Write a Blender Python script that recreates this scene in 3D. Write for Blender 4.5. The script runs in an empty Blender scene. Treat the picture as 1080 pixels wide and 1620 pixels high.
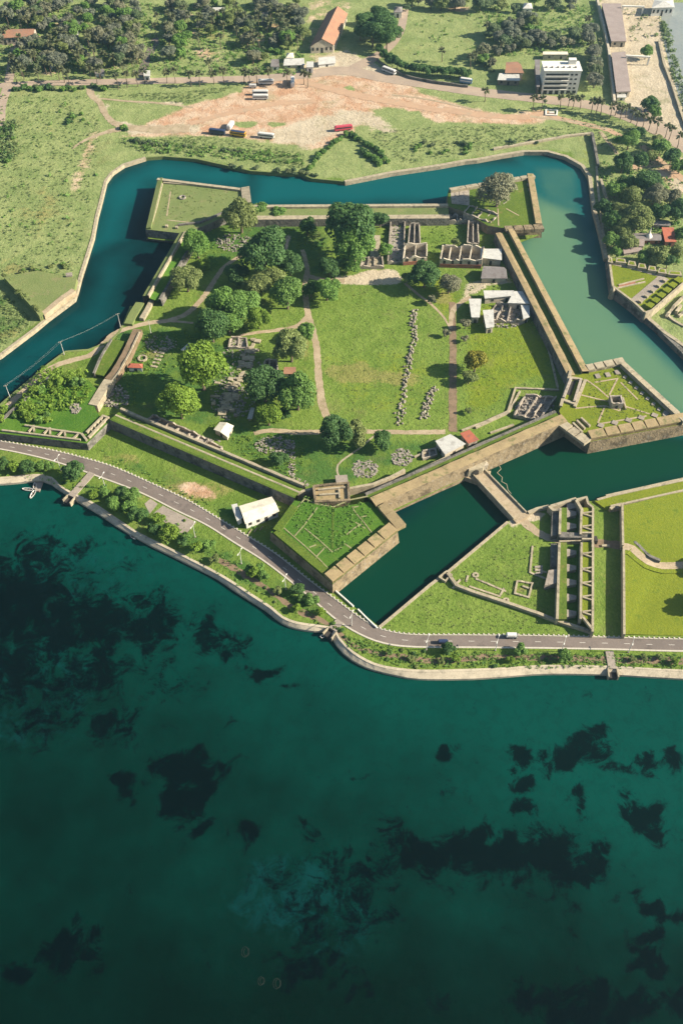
import bpy, bmesh, math, random
import numpy as np
from mathutils import Vector, Matrix
from mathutils.geometry import delaunay_2d_cdt, tessellate_polygon

random.seed(7)
rng = np.random.default_rng(7)
SC = bpy.context.scene
COL = SC.collection
R = math.radians

# ------------------------------------------------------------------ camera, light, exposure
F, PIT, CH = 1480.0, 0.885, 310.0            # focal length in photo pixels, depression, height
W0, H0 = 1080.0, 1620.0
cam = bpy.data.cameras.new('camera')
cam.sensor_fit = 'VERTICAL'
cam.sensor_height = 24.0
cam.lens = 24.0 * F / H0
cam.clip_start, cam.clip_end = 1.0, 9000.0
camo = bpy.data.objects.new('camera', cam)
COL.objects.link(camo)
camo.location = (0, 0, CH)
camo.rotation_euler = (math.pi / 2 - PIT, 0, 0)
SC.camera = camo

SUN_EL, SUN_AZ = R(29), R(92)                # azimuth clockwise from +Y (camera direction)
world = bpy.data.worlds.new('World')
SC.world = world
world.use_nodes = True
wn = world.node_tree
sky = wn.nodes.new('ShaderNodeTexSky')
sky.sky_type = 'NISHITA'
sky.sun_disc = False
sky.sun_elevation = SUN_EL
sky.sun_rotation = SUN_AZ
wn.links.new(sky.outputs[0], wn.nodes['Background'].inputs[0])
wn.nodes['Background'].inputs[1].default_value = 0.055
sun = bpy.data.lights.new('sun', 'SUN')
sun.energy = 5.0
sun.angle = R(0.5)
sun.color = (1.0, 0.90, 0.72)
suno = bpy.data.objects.new('sun', sun)
COL.objects.link(suno)
sdir = Vector((math.sin(SUN_AZ) * math.cos(SUN_EL), math.cos(SUN_AZ) * math.cos(SUN_EL), math.sin(SUN_EL)))
suno.rotation_euler = (-sdir).to_track_quat('-Z', 'Y').to_euler()
suno.location = (400, 300, 400)
SC.view_settings.view_transform = 'Standard'
SC.view_settings.look = 'None'
SC.view_settings.gamma = 1.0
SC.view_settings.use_curve_mapping = False
SC.view_settings.exposure = 1.4

# ------------------------------------------------------------------ places
CP, SP = math.cos(PIT), math.sin(PIT)
G = 2.0                                       # level of the land; water lies at 0


def P(x, y, z=G):
    """the place on the level z that the photograph shows at (x, y)"""
    u, v = (x - W0 / 2) / F, (H0 / 2 - y) / F
    dx, dy, dz = u, CP + v * SP, -SP + v * CP
    t = (z - CH) / dz
    return Vector((dx * t, dy * t, z))


def PL(pts, z=G):
    return [P(x, y, z) for x, y in pts]


def mpp(x, y, z=G):
    return (P(x + 1, y, z) - P(x, y, z)).length


def xy(v):
    return Vector((v[0], v[1]))


# ------------------------------------------------------------------ object helpers
def tag(o, label=None, cat=None, group=None, kind=None):
    if label: o['label'] = label
    if cat: o['category'] = cat
    if group: o['group'] = group
    if kind: o['kind'] = kind
    return o


def empty(name, loc, label=None, cat=None, group=None, rz=0.0):
    o = bpy.data.objects.new(name, None)
    o.empty_display_size = 1.0
    COL.objects.link(o)
    o.location = loc
    o.rotation_euler = (0, 0, rz)
    return tag(o, label, cat, group)


def origin(o):
    v = Vector((0, 0, 0))
    while o is not None:
        v += o.location
        o = o.parent
    return v


class MB:
    """collects faces; build() links them as ONE mesh object (points are in world space)"""
    def __init__(s):
        s.v, s.f = [], []

    def add(s, vs, fs):
        k = len(s.v)
        s.v += [tuple(v) for v in vs]
        s.f += [tuple(i + k for i in f) for f in fs]
        return s

    def quad(s, a, b, c, d):
        return s.add([a, b, c, d], [(0, 1, 2, 3)])

    def poly_top(s, pts):
        tris = tessellate_polygon([[Vector((p[0], p[1], 0)) for p in pts]])
        fs = []
        for t in tris:
            a, b, c = [Vector(pts[i]) for i in t]
            n = (b - a).cross(c - a)
            fs.append(t if n.z >= 0 else (t[0], t[2], t[1]))
        return s.add(pts, fs)

    def prism(s, poly, z0, z1, top=None, cap=True, bottom=False):
        """poly: xy points; top: optional other outline at z1"""
        top = top or poly
        n = len(poly)
        area = sum(poly[i][0] * poly[(i + 1) % n][1] - poly[(i + 1) % n][0] * poly[i][1] for i in range(n))
        lo = [(p[0], p[1], z0) for p in poly]
        hi = [(p[0], p[1], z1) for p in top]
        fs = []
        for i in range(n):
            j = (i + 1) % n
            fs.append((i, j, n + j, n + i) if area > 0 else (j, i, n + i, n + j))
        s.add(lo + hi, fs)
        if cap:
            s.poly_top([Vector(p) for p in hi])
        return s

    def box(s, c, size, rz=0.0, zbase=True):
        hx, hy, hz = size[0] / 2, size[1] / 2, size[2]
        ca, sa = math.cos(rz), math.sin(rz)
        z0 = c[2] if zbase else c[2] - hz / 2
        vs = []
        for z in (z0, z0 + hz):
            for x, y in ((-hx, -hy), (hx, -hy), (hx, hy), (-hx, hy)):
                vs.append((c[0] + x * ca - y * sa, c[1] + x * sa + y * ca, z))
        return s.add(vs, [(3, 2, 1, 0), (4, 5, 6, 7), (0, 1, 5, 4), (1, 2, 6, 5), (2, 3, 7, 6), (3, 0, 4, 7)])

    def wall(s, path, th, z0, z1, jit=0.0, step=0.0, closed=False):
        """a wall of thickness th along xy path; ragged top if jit"""
        pts = [xy(p) for p in path]
        if closed: pts.append(pts[0])
        if step:
            q = [pts[0]]
            for a, b in zip(pts, pts[1:]):
                n = max(1, int((b - a).length / step))
                q += [a.lerp(b, k / n) for k in range(1, n + 1)]
            pts = q
        L, Rr = side_lines(pts, th / 2)
        n = len(pts)
        hs = [z1 - random.random() * jit for _ in pts]
        vs = []
        for i in range(n):
            vs += [(L[i].x, L[i].y, z0), (Rr[i].x, Rr[i].y, z0), (Rr[i].x, Rr[i].y, hs[i]), (L[i].x, L[i].y, hs[i])]
        fs = [(0, 1, 2, 3)]
        for i in range(n - 1):
            a, b = i * 4, i * 4 + 4
            fs += [(a + 1, b + 1, b + 2, a + 2), (a + 2, b + 2, b + 3, a + 3), (a + 3, b + 3, b, a)]
        e = (n - 1) * 4
        fs.append((e + 3, e + 2, e + 1, e))
        return s.add(vs, fs)

    def ribbon(s, path, widths, z, jit=0.0, step=2.0):
        pts = smooth_path([xy(p) for p in path], step)
        n = len(pts)
        if not hasattr(widths, '__len__'): widths = [widths, widths]
        vs = []
        for i in range(n):
            t = i / max(1, n - 1) * (len(widths) - 1)
            k = min(int(t), len(widths) - 2)
            w = widths[k] * (1 - (t - k)) + widths[k + 1] * (t - k)
            a, b = pts[max(0, i - 1)], pts[min(n - 1, i + 1)]
            d = (b - a).normalized()
            m = Vector((-d.y, d.x))
            wl, wr = w / 2 * (1 + random.uniform(-jit, jit)), w / 2 * (1 + random.uniform(-jit, jit))
            vs += [(*(pts[i] + m * wl), z), (*(pts[i] - m * wr), z)]
        return s.add(vs, [(2 * i + 1, 2 * i + 3, 2 * i + 2, 2 * i) for i in range(n - 1)])

    def tube(s, path, radii, n=6):
        vs, fs = [], []
        m = len(path)
        for i, p in enumerate(path):
            p = Vector(p)
            d = (Vector(path[min(m - 1, i + 1)]) - Vector(path[max(0, i - 1)])).normalized()
            u = d.orthogonal().normalized()
            w = d.cross(u)
            r = radii[i] if hasattr(radii, '__len__') else radii
            for k in range(n):
                a = 2 * math.pi * k / n
                vs.append(p + u * math.cos(a) * r + w * math.sin(a) * r)
        for i in range(m - 1):
            for k in range(n):
                j = (k + 1) % n
                fs.append((i * n + k, i * n + j, i * n + n + j, i * n + n + k))
        fs.append(tuple(range(n))[::-1])
        fs.append(tuple(range((m - 1) * n, m * n)))
        return s.add(vs, fs)

    def mesh(s, name, off=(0, 0, 0)):
        me = bpy.data.meshes.new(name)
        o = Vector(off)
        me.from_pydata([tuple(Vector(v) - o) for v in s.v], [], s.f)
        me.update()
        return me

    def build(s, name, m, parent=None, loc=None, smooth=False, bevel=0.0):
        off = origin(parent) if parent is not None else Vector(loc or (0, 0, 0))
        me = s.mesh(name, off)
        if m: me.materials.append(m)
        if bevel:
            bm = bmesh.new(); bm.from_mesh(me)
            bmesh.ops.remove_doubles(bm, verts=bm.verts, dist=1e-4)
            bmesh.ops.bevel(bm, geom=list(bm.edges), offset=bevel, segments=2, affect='EDGES', clamp_overlap=True)
            bm.to_mesh(me); bm.free()
        if smooth:
            me.polygons.foreach_set('use_smooth', [True] * len(me.polygons))
        ob = bpy.data.objects.new(name, me)
        COL.objects.link(ob)
        if parent is not None: ob.parent = parent
        elif loc is not None: ob.location = loc
        return ob


def side_lines(pts, h):
    n = len(pts)
    L, Q = [], []
    for i in range(n):
        ds = []
        if i: ds.append((pts[i] - pts[i - 1]).normalized())
        if i < n - 1: ds.append((pts[i + 1] - pts[i]).normalized())
        if len(ds) == 2:
            m = Vector((-ds[0].y - ds[1].y, ds[0].x + ds[1].x))
            if m.length < 1e-4: m = Vector((-ds[0].y, ds[0].x))
            m.normalize()
            c = max(0.45, m.dot(Vector((-ds[0].y, ds[0].x))))
            m = m / c
        else:
            m = Vector((-ds[0].y, ds[0].x))
        L.append(pts[i] + m * h); Q.append(pts[i] - m * h)
    return L, Q


def smooth_path(pts, step):
    out = []
    n = len(pts)
    for i in range(n - 1):
        p0, p1, p2, p3 = pts[max(0, i - 1)], pts[i], pts[i + 1], pts[min(n - 1, i + 2)]
        k = max(1, int((p2 - p1).length / step))
        for j in range(k):
            t = j / k
            out.append(0.5 * ((2 * p1) + (p2 - p0) * t + (2 * p0 - 5 * p1 + 4 * p2 - p3) * t * t + (3 * p1 - p0 - 3 * p2 + p3) * t ** 3))
    out.append(pts[-1])
    return out


def offset_poly(poly, d):
    """outline moved outward by d (any winding)"""
    n = len(poly)
    pts = [xy(p) for p in poly]
    area = sum(pts[i].x * pts[(i + 1) % n].y - pts[(i + 1) % n].x * pts[i].y for i in range(n))
    sg = 1 if area > 0 else -1
    out = []
    for i in range(n):
        a, b = (pts[i] - pts[i - 1]).normalized(), (pts[(i + 1) % n] - pts[i]).normalized()
        na, nb = Vector((a.y, -a.x)) * sg, Vector((b.y, -b.x)) * sg
        m = na + nb
        if m.length < 1e-4: m = na
        m.normalize()
        out.append(pts[i] + m * (d / max(0.4, m.dot(na))))
    return out


# ------------------------------------------------------------------ materials
class NT:
    def __init__(s, name):
        s.m = bpy.data.materials.new(name)
        s.m.use_nodes = True
        s.t = s.m.node_tree
        s.b = s.t.nodes['Principled BSDF']
        s.pos = s.t.nodes.new('ShaderNodeNewGeometry').outputs['Position']
        s.obj = None

    def coords(s, local):
        if not local: return s.pos
        if s.obj is None: s.obj = s.t.nodes.new('ShaderNodeTexCoord').outputs['Object']
        return s.obj

    def n(s, kind, **ins):
        nd = s.t.nodes.new(kind)
        for k, v in ins.items():
            s.set(nd.inputs[k.replace('_', ' ')], v)
        return nd

    def set(s, sock, v):
        if hasattr(v, 'is_output') or isinstance(v, bpy.types.NodeSocket): s.t.links.new(v, sock)
        else: sock.default_value = v

    def noise(s, scale, detail=4.0, rough=0.6, local=False, dist=0.0):
        nd = s.n('ShaderNodeTexNoise', Scale=scale, Detail=detail, Roughness=rough, Distortion=dist)
        s.t.links.new(s.coords(local), nd.inputs['Vector'])
        return nd.outputs['Fac']

    def attr(s, name):
        nd = s.t.nodes.new('ShaderNodeAttribute')
        nd.attribute_name = name
        return nd.outputs['Fac']

    def math(s, op, a, b=0.0, c=0.0):
        nd = s.t.nodes.new('ShaderNodeMath')
        nd.operation = op
        s.set(nd.inputs[0], a); s.set(nd.inputs[1], b); s.set(nd.inputs[2], c)
        return nd.outputs[0]

    def step(s, v, lo, hi):
        nd = s.t.nodes.new('ShaderNodeMapRange')
        nd.interpolation_type = 'SMOOTHSTEP'
        s.set(nd.inputs['Value'], v)
        nd.inputs['From Min'].default_value = lo
        nd.inputs['From Max'].default_value = hi
        return nd.outputs[0]

    def mix(s, f, a, b):
        nd = s.t.nodes.new('ShaderNodeMix')
        nd.data_type = 'RGBA'
        s.set(nd.inputs[0], f)
        s.set(nd.inputs[6], a if not isinstance(a, tuple) else (*a, 1))
        s.set(nd.inputs[7], b if not isinstance(b, tuple) else (*b, 1))
        return nd.outputs[2]

    def bump(s, h, strength=0.5, dist=0.3):
        nd = s.n('ShaderNodeBump', Strength=strength, Distance=dist, Height=h)
        s.t.links.new(nd.outputs[0], s.b.inputs['Normal'])

    def done(s, col, rough=0.85, spec=0.3):
        s.set(s.b.inputs['Base Color'], col if not isinstance(col, tuple) else (*col, 1))
        s.set(s.b.inputs['Roughness'], rough)
        s.b.inputs['Specular IOR Level'].default_value = spec
        return s.m


def surf(name, a, b, scale=0.3, fine=2.5, c=None, rough=0.85, bump=0.3, spec=0.25, cs=0.12):
    t = NT(name)
    f = t.math('ADD', t.math('MULTIPLY', t.noise(scale, 4), 0.55), t.math('MULTIPLY', t.noise(fine, 3), 0.45))
    col = t.mix(t.step(f, 0.36, 0.64), a, b)
    if c: col = t.mix(t.math('MULTIPLY', t.step(t.noise(cs, 6, 0.7), 0.52, 0.66), 0.8), col, c)
    if bump: t.bump(t.noise(fine, 4), bump, 0.25)
    return t.done(col, rough, spec)


def masonry(name, a, b, stain, sc=0.9):
    t = NT(name)
    vo = t.t.nodes.new('ShaderNodeTexVoronoi')
    vo.inputs['Scale'].default_value = sc
    t.t.links.new(t.pos, vo.inputs['Vector'])
    hsv = t.t.nodes.new('ShaderNodeSeparateColor')
    t.t.links.new(vo.outputs['Color'], hsv.inputs[0])
    col = t.mix(t.math('ADD', t.math('MULTIPLY', hsv.outputs[0], 0.5), t.math('MULTIPLY', t.noise(0.35, 5), 0.5)), a, b)
    col = t.mix(t.math('MULTIPLY', t.step(t.noise(0.22, 7, 0.75), 0.46, 0.62), 0.85), col, stain)
    col = t.mix(t.math('MULTIPLY', t.step(t.noise(0.5, 6, 0.7), 0.55, 0.7), 0.5), col, (0.33, 0.31, 0.27))
    t.bump(t.math('ADD', vo.outputs['Distance'], t.noise(2.0, 4)), 0.5, 0.3)
    return t.done(col, 0.92, 0.15)


M = {}
M['stone'] = masonry('rampart_stone', (0.274, 0.213, 0.129), (0.182, 0.141, 0.091), (0.084, 0.065, 0.042))
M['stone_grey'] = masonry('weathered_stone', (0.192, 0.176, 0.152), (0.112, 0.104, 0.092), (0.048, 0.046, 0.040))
M['cap'] = surf('parapet_earth', (0.320, 0.245, 0.130), (0.235, 0.175, 0.095), 0.25, 2.0, (0.105, 0.115, 0.040), cs=0.28)
M['palecap'] = surf('pale_coping', (0.380, 0.327, 0.228), (0.258, 0.217, 0.152), 0.5, 2.5, (0.144, 0.125, 0.091), cs=0.4)
M['edge'] = surf('mossy_edging', (0.27, 0.25, 0.14), (0.19, 0.19, 0.085), 0.6, 2.5, (0.09, 0.13, 0.03), cs=0.4)
M['sand'] = surf('path_sand', (0.380, 0.304, 0.205), (0.274, 0.209, 0.137), 0.2, 1.6, (0.205, 0.175, 0.091), cs=0.3)
M['brownpath'] = surf('path_earth', (0.216, 0.152, 0.096), (0.144, 0.100, 0.064), 0.3, 1.7, (0.104, 0.096, 0.040), cs=0.3)
M['redpath'] = surf('path_red_earth', (0.42, 0.275, 0.175), (0.36, 0.235, 0.155), 0.2, 1.3, (0.33, 0.25, 0.17))
M['farroad'] = surf('far_road', (0.359, 0.277, 0.205), (0.277, 0.216, 0.169), 0.08, 0.9)
M['asphalt'] = surf('asphalt', (0.176, 0.143, 0.125), (0.135, 0.111, 0.097), 0.12, 1.8, (0.102, 0.084, 0.074), cs=0.15, bump=0.1)
M['concrete'] = surf('seawall_concrete', (0.475, 0.408, 0.304), (0.342, 0.294, 0.218), 0.3, 2.2, (0.228, 0.204, 0.152), cs=0.35)
M['slab'] = surf('concrete_slab', (0.304, 0.258, 0.213), (0.220, 0.186, 0.156), 0.25, 2.0, (0.160, 0.137, 0.114), cs=0.3)
M['white'] = surf('white_paint', (0.677, 0.651, 0.592), (0.558, 0.534, 0.474), 0.6, 3.0, bump=0.05)
M['cream'] = surf('cream_plaster', (0.502, 0.441, 0.342), (0.380, 0.327, 0.251), 0.5, 2.6, (0.228, 0.194, 0.152), cs=0.45)
M['ruin'] = surf('ruin_plaster', (0.400, 0.344, 0.280), (0.248, 0.208, 0.168), 0.7, 2.8, (0.096, 0.084, 0.068), cs=0.5, bump=0.6)
M['rubble'] = surf('rubble_stone', (0.352, 0.314, 0.268), (0.191, 0.165, 0.138), 0.9, 3.5, (0.076, 0.069, 0.058), cs=0.6, bump=0.8)
M['rock'] = surf('rock_stone', (0.337, 0.300, 0.232), (0.159, 0.138, 0.104), 1.2, 4.0, (0.043, 0.040, 0.028), cs=0.8, bump=0.6)
M['brick'] = surf('red_brick', (0.320, 0.128, 0.080), (0.232, 0.088, 0.060), 0.8, 4.0, (0.304, 0.240, 0.184), cs=0.5)
M['roof_red'] = surf('red_roof_tiles', (0.400, 0.124, 0.072), (0.320, 0.096, 0.060), 0.4, 3.0, (0.240, 0.112, 0.080), cs=0.4)
M['roof_clay'] = surf('clay_roof_tiles', (0.31, 0.165, 0.100), (0.25, 0.13, 0.085), 0.2, 2.0, (0.21, 0.14, 0.10), cs=0.15)
M['roof_white'] = surf('pale_metal_roof', (0.511, 0.498, 0.451), (0.409, 0.400, 0.374), 0.5, 2.0, (0.289, 0.272, 0.246), cs=0.3, rough=0.55, bump=0.1)
M['roof_cream'] = surf('cream_roof', (0.664, 0.608, 0.486), (0.583, 0.526, 0.421), 0.4, 2.0, (0.421, 0.381, 0.308), cs=0.25, rough=0.6, bump=0.05)
M['roof_grey'] = surf('grey_roof_sheets', (0.200, 0.180, 0.172), (0.152, 0.136, 0.132), 0.3, 2.0, (0.120, 0.096, 0.088), cs=0.3, bump=0.15)
M['roof_brown'] = surf('brown_shed_roof', (0.292, 0.238, 0.216), (0.238, 0.189, 0.173), 0.15, 1.0, bump=0.1)
M['dark'] = surf('dark_opening', (0.03, 0.028, 0.026), (0.045, 0.04, 0.037), bump=0)
M['timber'] = surf('weathered_timber', (0.24, 0.19, 0.14), (0.16, 0.125, 0.09), 1, 4)
M['metal'] = surf('galvanised_metal', (0.55, 0.54, 0.50), (0.46, 0.45, 0.42), 1, 4, rough=0.5, bump=0)
M['rubber'] = surf('tyre_rubber', (0.02, 0.02, 0.02), (0.03, 0.03, 0.03), bump=0)
M['weedtrap'] = surf('trap_netting', (0.06, 0.065, 0.055), (0.04, 0.045, 0.04), 1, 4)
M['bark'] = surf('tree_bark', (0.16, 0.12, 0.085), (0.10, 0.075, 0.055), 1, 4)


def paint(name, c):
    t = NT(name)
    return t.done(t.mix(t.noise(0.8, 3), c, tuple(0.82 * k for k in c)), 0.35, 0.5)


M['p_white'] = paint('white_bus_paint', (0.607, 0.590, 0.558))
M['p_navy'] = paint('navy_bus_paint', (0.03, 0.045, 0.10))
M['p_yellow'] = paint('yellow_bus_paint', (0.62, 0.33, 0.03))
M['p_red'] = paint('red_bus_paint', (0.50, 0.07, 0.10))
M['p_blue'] = paint('blue_truck_paint', (0.10, 0.20, 0.33))
M['glass'] = paint('dark_glass', (0.03, 0.035, 0.045))


def leaf(name, a, b, c):
    t = NT(name)
    oi = t.t.nodes.new('ShaderNodeObjectInfo')
    f = t.math('ADD', t.math('MULTIPLY', t.noise(0.35, 3), 0.6), t.math('MULTIPLY', t.noise(2.2, 3), 0.4))
    col = t.mix(t.step(f, 0.36, 0.62), a, b)
    col = t.mix(t.math('MULTIPLY', oi.outputs['Random'], 0.45), col, c)
    tr = t.n('ShaderNodeBsdfTranslucent', Color=col)
    mx = t.n('ShaderNodeMixShader', Fac=0.38)
    t.t.links.new(t.b.outputs[0], mx.inputs[1]); t.t.links.new(tr.outputs[0], mx.inputs[2])
    out = [n for n in t.t.nodes if n.type == 'OUTPUT_MATERIAL'][0]
    t.t.links.new(mx.outputs[0], out.inputs['Surface'])
    return t.done(col, 0.6, 0.2)


M['L_dark'] = leaf('foliage_dark', (0.053, 0.121, 0.035), (0.105, 0.198, 0.050), (0.073, 0.142, 0.059))
M['L_mid'] = leaf('foliage_mid', (0.104, 0.211, 0.046), (0.196, 0.333, 0.068), (0.138, 0.222, 0.065))
M['L_bright'] = leaf('foliage_bright', (0.124, 0.220, 0.031), (0.225, 0.333, 0.041), (0.161, 0.242, 0.041))
M['L_olive'] = leaf('foliage_olive', (0.149, 0.201, 0.064), (0.253, 0.306, 0.105), (0.194, 0.216, 0.071))
M['L_grey'] = leaf('foliage_grey', (0.171, 0.186, 0.111), (0.283, 0.283, 0.178), (0.208, 0.194, 0.119))
M['L_yellow'] = leaf('foliage_yellow', (0.20, 0.20, 0.025), (0.31, 0.28, 0.04), (0.22, 0.22, 0.04))
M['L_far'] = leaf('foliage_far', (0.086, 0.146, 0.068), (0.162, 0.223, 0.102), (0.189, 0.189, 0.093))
M['L_haze_tint'] = leaf('foliage_haze_tint', (0.127, 0.160, 0.105), (0.209, 0.231, 0.165), (0.209, 0.187, 0.143))  # distance haze painted into the leaf colour, paler and greyer
M['L_meadow'] = leaf('foliage_meadow', (0.110, 0.168, 0.055), (0.176, 0.240, 0.092), (0.150, 0.184, 0.069))
M['L_palm'] = leaf('foliage_palm', (0.085, 0.105, 0.050), (0.15, 0.165, 0.085), (0.13, 0.125, 0.06))


def lawn(name, a, b, c, s=0.06):
    t = NT(name)
    f = t.math('ADD', t.math('MULTIPLY', t.noise(s, 5, 0.65), 0.5), t.math('MULTIPLY', t.noise(1.1, 4, 0.7), 0.5))
    col = t.mix(t.step(f, 0.36, 0.64), a, b)
    col = t.mix(t.math('MULTIPLY', t.step(t.noise(0.16, 6, 0.75), 0.54, 0.68), 0.75), col, c)
    t.bump(t.noise(1.3, 5, 0.7), 0.6, 0.5)
    return t.done(col, 0.9, 0.1)


M['lawn'] = lawn('rampart_grass', (0.060, 0.105, 0.016), (0.115, 0.160, 0.024), (0.17, 0.155, 0.05))
M['lawn_lush'] = lawn('lush_grass', (0.045, 0.115, 0.014), (0.085, 0.165, 0.020), (0.11, 0.15, 0.03))
M['lawn_gold'] = lawn('golden_lawn', (0.120, 0.156, 0.013), (0.172, 0.196, 0.018), (0.080, 0.128, 0.014), 0.04)  # grass with its own yellow-green colour
M['lawn_pale'] = lawn('pale_grass', (0.125, 0.165, 0.055), (0.175, 0.20, 0.075), (0.22, 0.19, 0.10))

# ---- the land: grass with bare earth, sand and dry patches by place
t = NT('land')
n_big, n_mid, n_fin = t.noise(0.012, 5, 0.6), t.noise(0.09, 5, 0.65), t.noise(0.9, 4, 0.7)
tex = t.math('ADD', t.math('MULTIPLY', n_mid, 0.5), t.math('MULTIPLY', n_fin, 0.5))
lawn_c = t.mix(t.step(tex, 0.36, 0.64), (0.092, 0.152, 0.022), (0.158, 0.218, 0.042))
rough_c = t.mix(t.step(tex, 0.38, 0.62), (0.150, 0.198, 0.066), (0.248, 0.280, 0.112))
lush_c = t.mix(t.step(tex, 0.38, 0.62), (0.030, 0.085, 0.018), (0.062, 0.130, 0.026))
dry_c = t.mix(t.step(tex, 0.38, 0.62), (0.165, 0.165, 0.045), (0.235, 0.21, 0.075))
red_c = t.mix(t.step(t.math('ADD', t.math('MULTIPLY', n_mid, 0.7), t.math('MULTIPLY', n_fin, 0.3)), 0.38, 0.62), (0.39, 0.225, 0.135), (0.49, 0.37, 0.265))
snd_c = t.mix(t.step(tex, 0.38, 0.62), (0.37, 0.305, 0.215), (0.47, 0.40, 0.295))
gold_c = t.mix(t.step(tex, 0.36, 0.64), (0.110, 0.162, 0.014), (0.168, 0.208, 0.020))


def sel(a, w=0.5):
    v = t.math('ADD', t.attr(a), t.math('MULTIPLY', t.math('SUBTRACT', t.math('ADD', t.math('MULTIPLY', n_mid, 0.65), t.math('MULTIPLY', n_fin, 0.35)), 0.5), 2.4 * w))
    return t.step(v, 0.38, 0.62)


col = t.mix(sel('rough', 0.4), lawn_c, rough_c)
col = t.mix(sel('gold', 0.5), col, gold_c)
col = t.mix(sel('lush', 0.6), col, lush_c)
col = t.mix(t.math('MULTIPLY', sel('dry', 0.8), 0.75), col, dry_c)
col = t.mix(sel('dirt', 0.55), col, red_c)
col = t.mix(sel('sand', 0.55), col, snd_c)
col = t.mix(t.math('MULTIPLY', t.step(t.noise(0.05, 7, 0.78), 0.53, 0.68), 0.45), col, (0.165, 0.155, 0.06))
col = t.mix(t.math('MULTIPLY', t.step(t.noise(0.035, 7, 0.75), 0.55, 0.7), 0.4), col, (0.045, 0.10, 0.018))
t.bump(t.math('ADD', t.noise(0.7, 5, 0.7), t.noise(0.18, 3)), 0.8, 0.8)
M['land'] = t.done(col, 0.92, 0.1)

# ---- water: colour by depth and weed on the bed, painted near darkening, gloss and ripples on top
def water(name, bumps, sea):
    t = NT(name)
    nz = t.noise(0.035, 5, 0.6)
    if sea:
        v = t.math('ADD', t.attr('tone'), t.math('MULTIPLY', t.math('SUBTRACT', nz, 0.5), 0.7))
        col = t.mix(t.step(v, 0.0, 1.0), (0.0000, 0.0062, 0.0040), (0.0003, 0.044, 0.034))
        col = t.mix(t.math('MULTIPLY', t.step(t.noise(0.22, 7, 0.78, dist=.5), 0.44, 0.66), 0.30), col, (0.0002, 0.012, 0.008))
        nn = t.math('ADD', t.math('MULTIPLY', t.noise(0.115, 8, 0.78, dist=1.0), 0.75), t.math('MULTIPLY', t.noise(0.6, 5, 0.8), 0.25))
        w = t.math('ADD', t.attr('weed'), t.math('MULTIPLY', t.math('SUBTRACT', nn, 0.5), 5.6))
        w2 = t.math('ADD', t.attr('bloom'), t.math('MULTIPLY', t.math('SUBTRACT', t.noise(0.13, 7, 0.75, dist=1.0), 0.5), 3.4))
        col = t.mix(t.math('MULTIPLY', t.step(w2, 0.35, 1.3), 0.40), col, (0.003, 0.050, 0.056))
        col = t.mix(t.math('MULTIPLY', t.step(w, 0.22, 0.88), 0.92), col, (0.0001, 0.0022, 0.0032))
    else:
        v = t.math('ADD', t.attr('tone'), t.math('MULTIPLY', t.math('SUBTRACT', nz, 0.5), 0.22))
        col = t.mix(t.step(v, 0.0, 0.42), (0.0005, 0.010, 0.011), (0.0012, 0.070, 0.076))
        col = t.mix(t.step(v, 0.40, 1.0), col, (0.082, 0.165, 0.098))
        col = t.mix(t.attr('green'), col, (0.0016, 0.034, 0.017))
    t.bump(t.math('ADD', t.noise(0.45, 4, 0.6), t.math('MULTIPLY', t.noise(1.6, 3), 0.5)), bumps, 0.12)
    t.b.inputs['IOR'].default_value = 1.33
    return t.done(col, 0.12, 0.10)


M['sea'] = water('sea_water', 0.35, True)
M['moat'] = water('moat_water', 0.25, False)
M['canal'] = surf('canal_water', (0.19, 0.21, 0.20), (0.23, 0.245, 0.225), 0.05, 0.4, rough=0.2, bump=0.05)


# ------------------------------------------------------------------ field helpers for the land
def arr(pts):
    return np.array([(p[0], p[1]) for p in pts], float)


def inside(pts, poly):
    x, y = pts[:, 0], pts[:, 1]
    c = np.zeros(len(pts), bool)
    n = len(poly)
    for i in range(n):
        (x0, y0), (x1, y1) = poly[i], poly[(i + 1) % n]
        hit = ((y0 > y) != (y1 > y))
        with np.errstate(divide='ignore', invalid='ignore'):
            xi = (x1 - x0) * (y - y0) / (y1 - y0 + 1e-12) + x0
        c ^= hit & (x < xi)
    return c


def edge_dist(pts, poly, closed=True):
    d = np.full(len(pts), 1e9)
    n = len(poly)
    for i in range(n if closed else n - 1):
        a, b = np.array(poly[i]), np.array(poly[(i + 1) % n])
        ab = b - a
        tt = np.clip(((pts - a) @ ab) / (ab @ ab + 1e-9), 0, 1)
        d = np.minimum(d, np.hypot(*(pts - a - tt[:, None] * ab).T))
    return d


def sdist(pts, poly):
    d = edge_dist(pts, poly)
    return np.where(inside(pts, poly), d, -d)


def pmask(pts, px, soft=8.0, z=G):
    return np.clip(0.5 + sdist(pts, arr(PL(px, z))) / soft, 0, 1)


def lmask(pts, px, wpx, soft=4.0, z=G):
    """a band along a line, width in metres"""
    return np.clip(0.5 + (wpx / 2 - edge_dist(pts, arr(PL(px, z)), False)) / soft, 0, 1)


def blob(pts, x, y, rx, ry, z=0.0):
    """soft ellipse whose half axes are given in photo pixels"""
    c = P(x, y, z)
    ex = abs(P(x + rx, y, z).x - c.x)
    ey = abs(P(x, y - ry, z).y - P(x, y + ry, z).y) / 2
    return 1 - np.hypot((pts[:, 0] - c.x) / ex, (pts[:, 1] - c.y) / ey)


def set_attr(me, name, vals):
    a = me.attributes.new(name, 'FLOAT', 'POINT')
    a.data.foreach_set('value', np.asarray(vals, np.float32))


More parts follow.
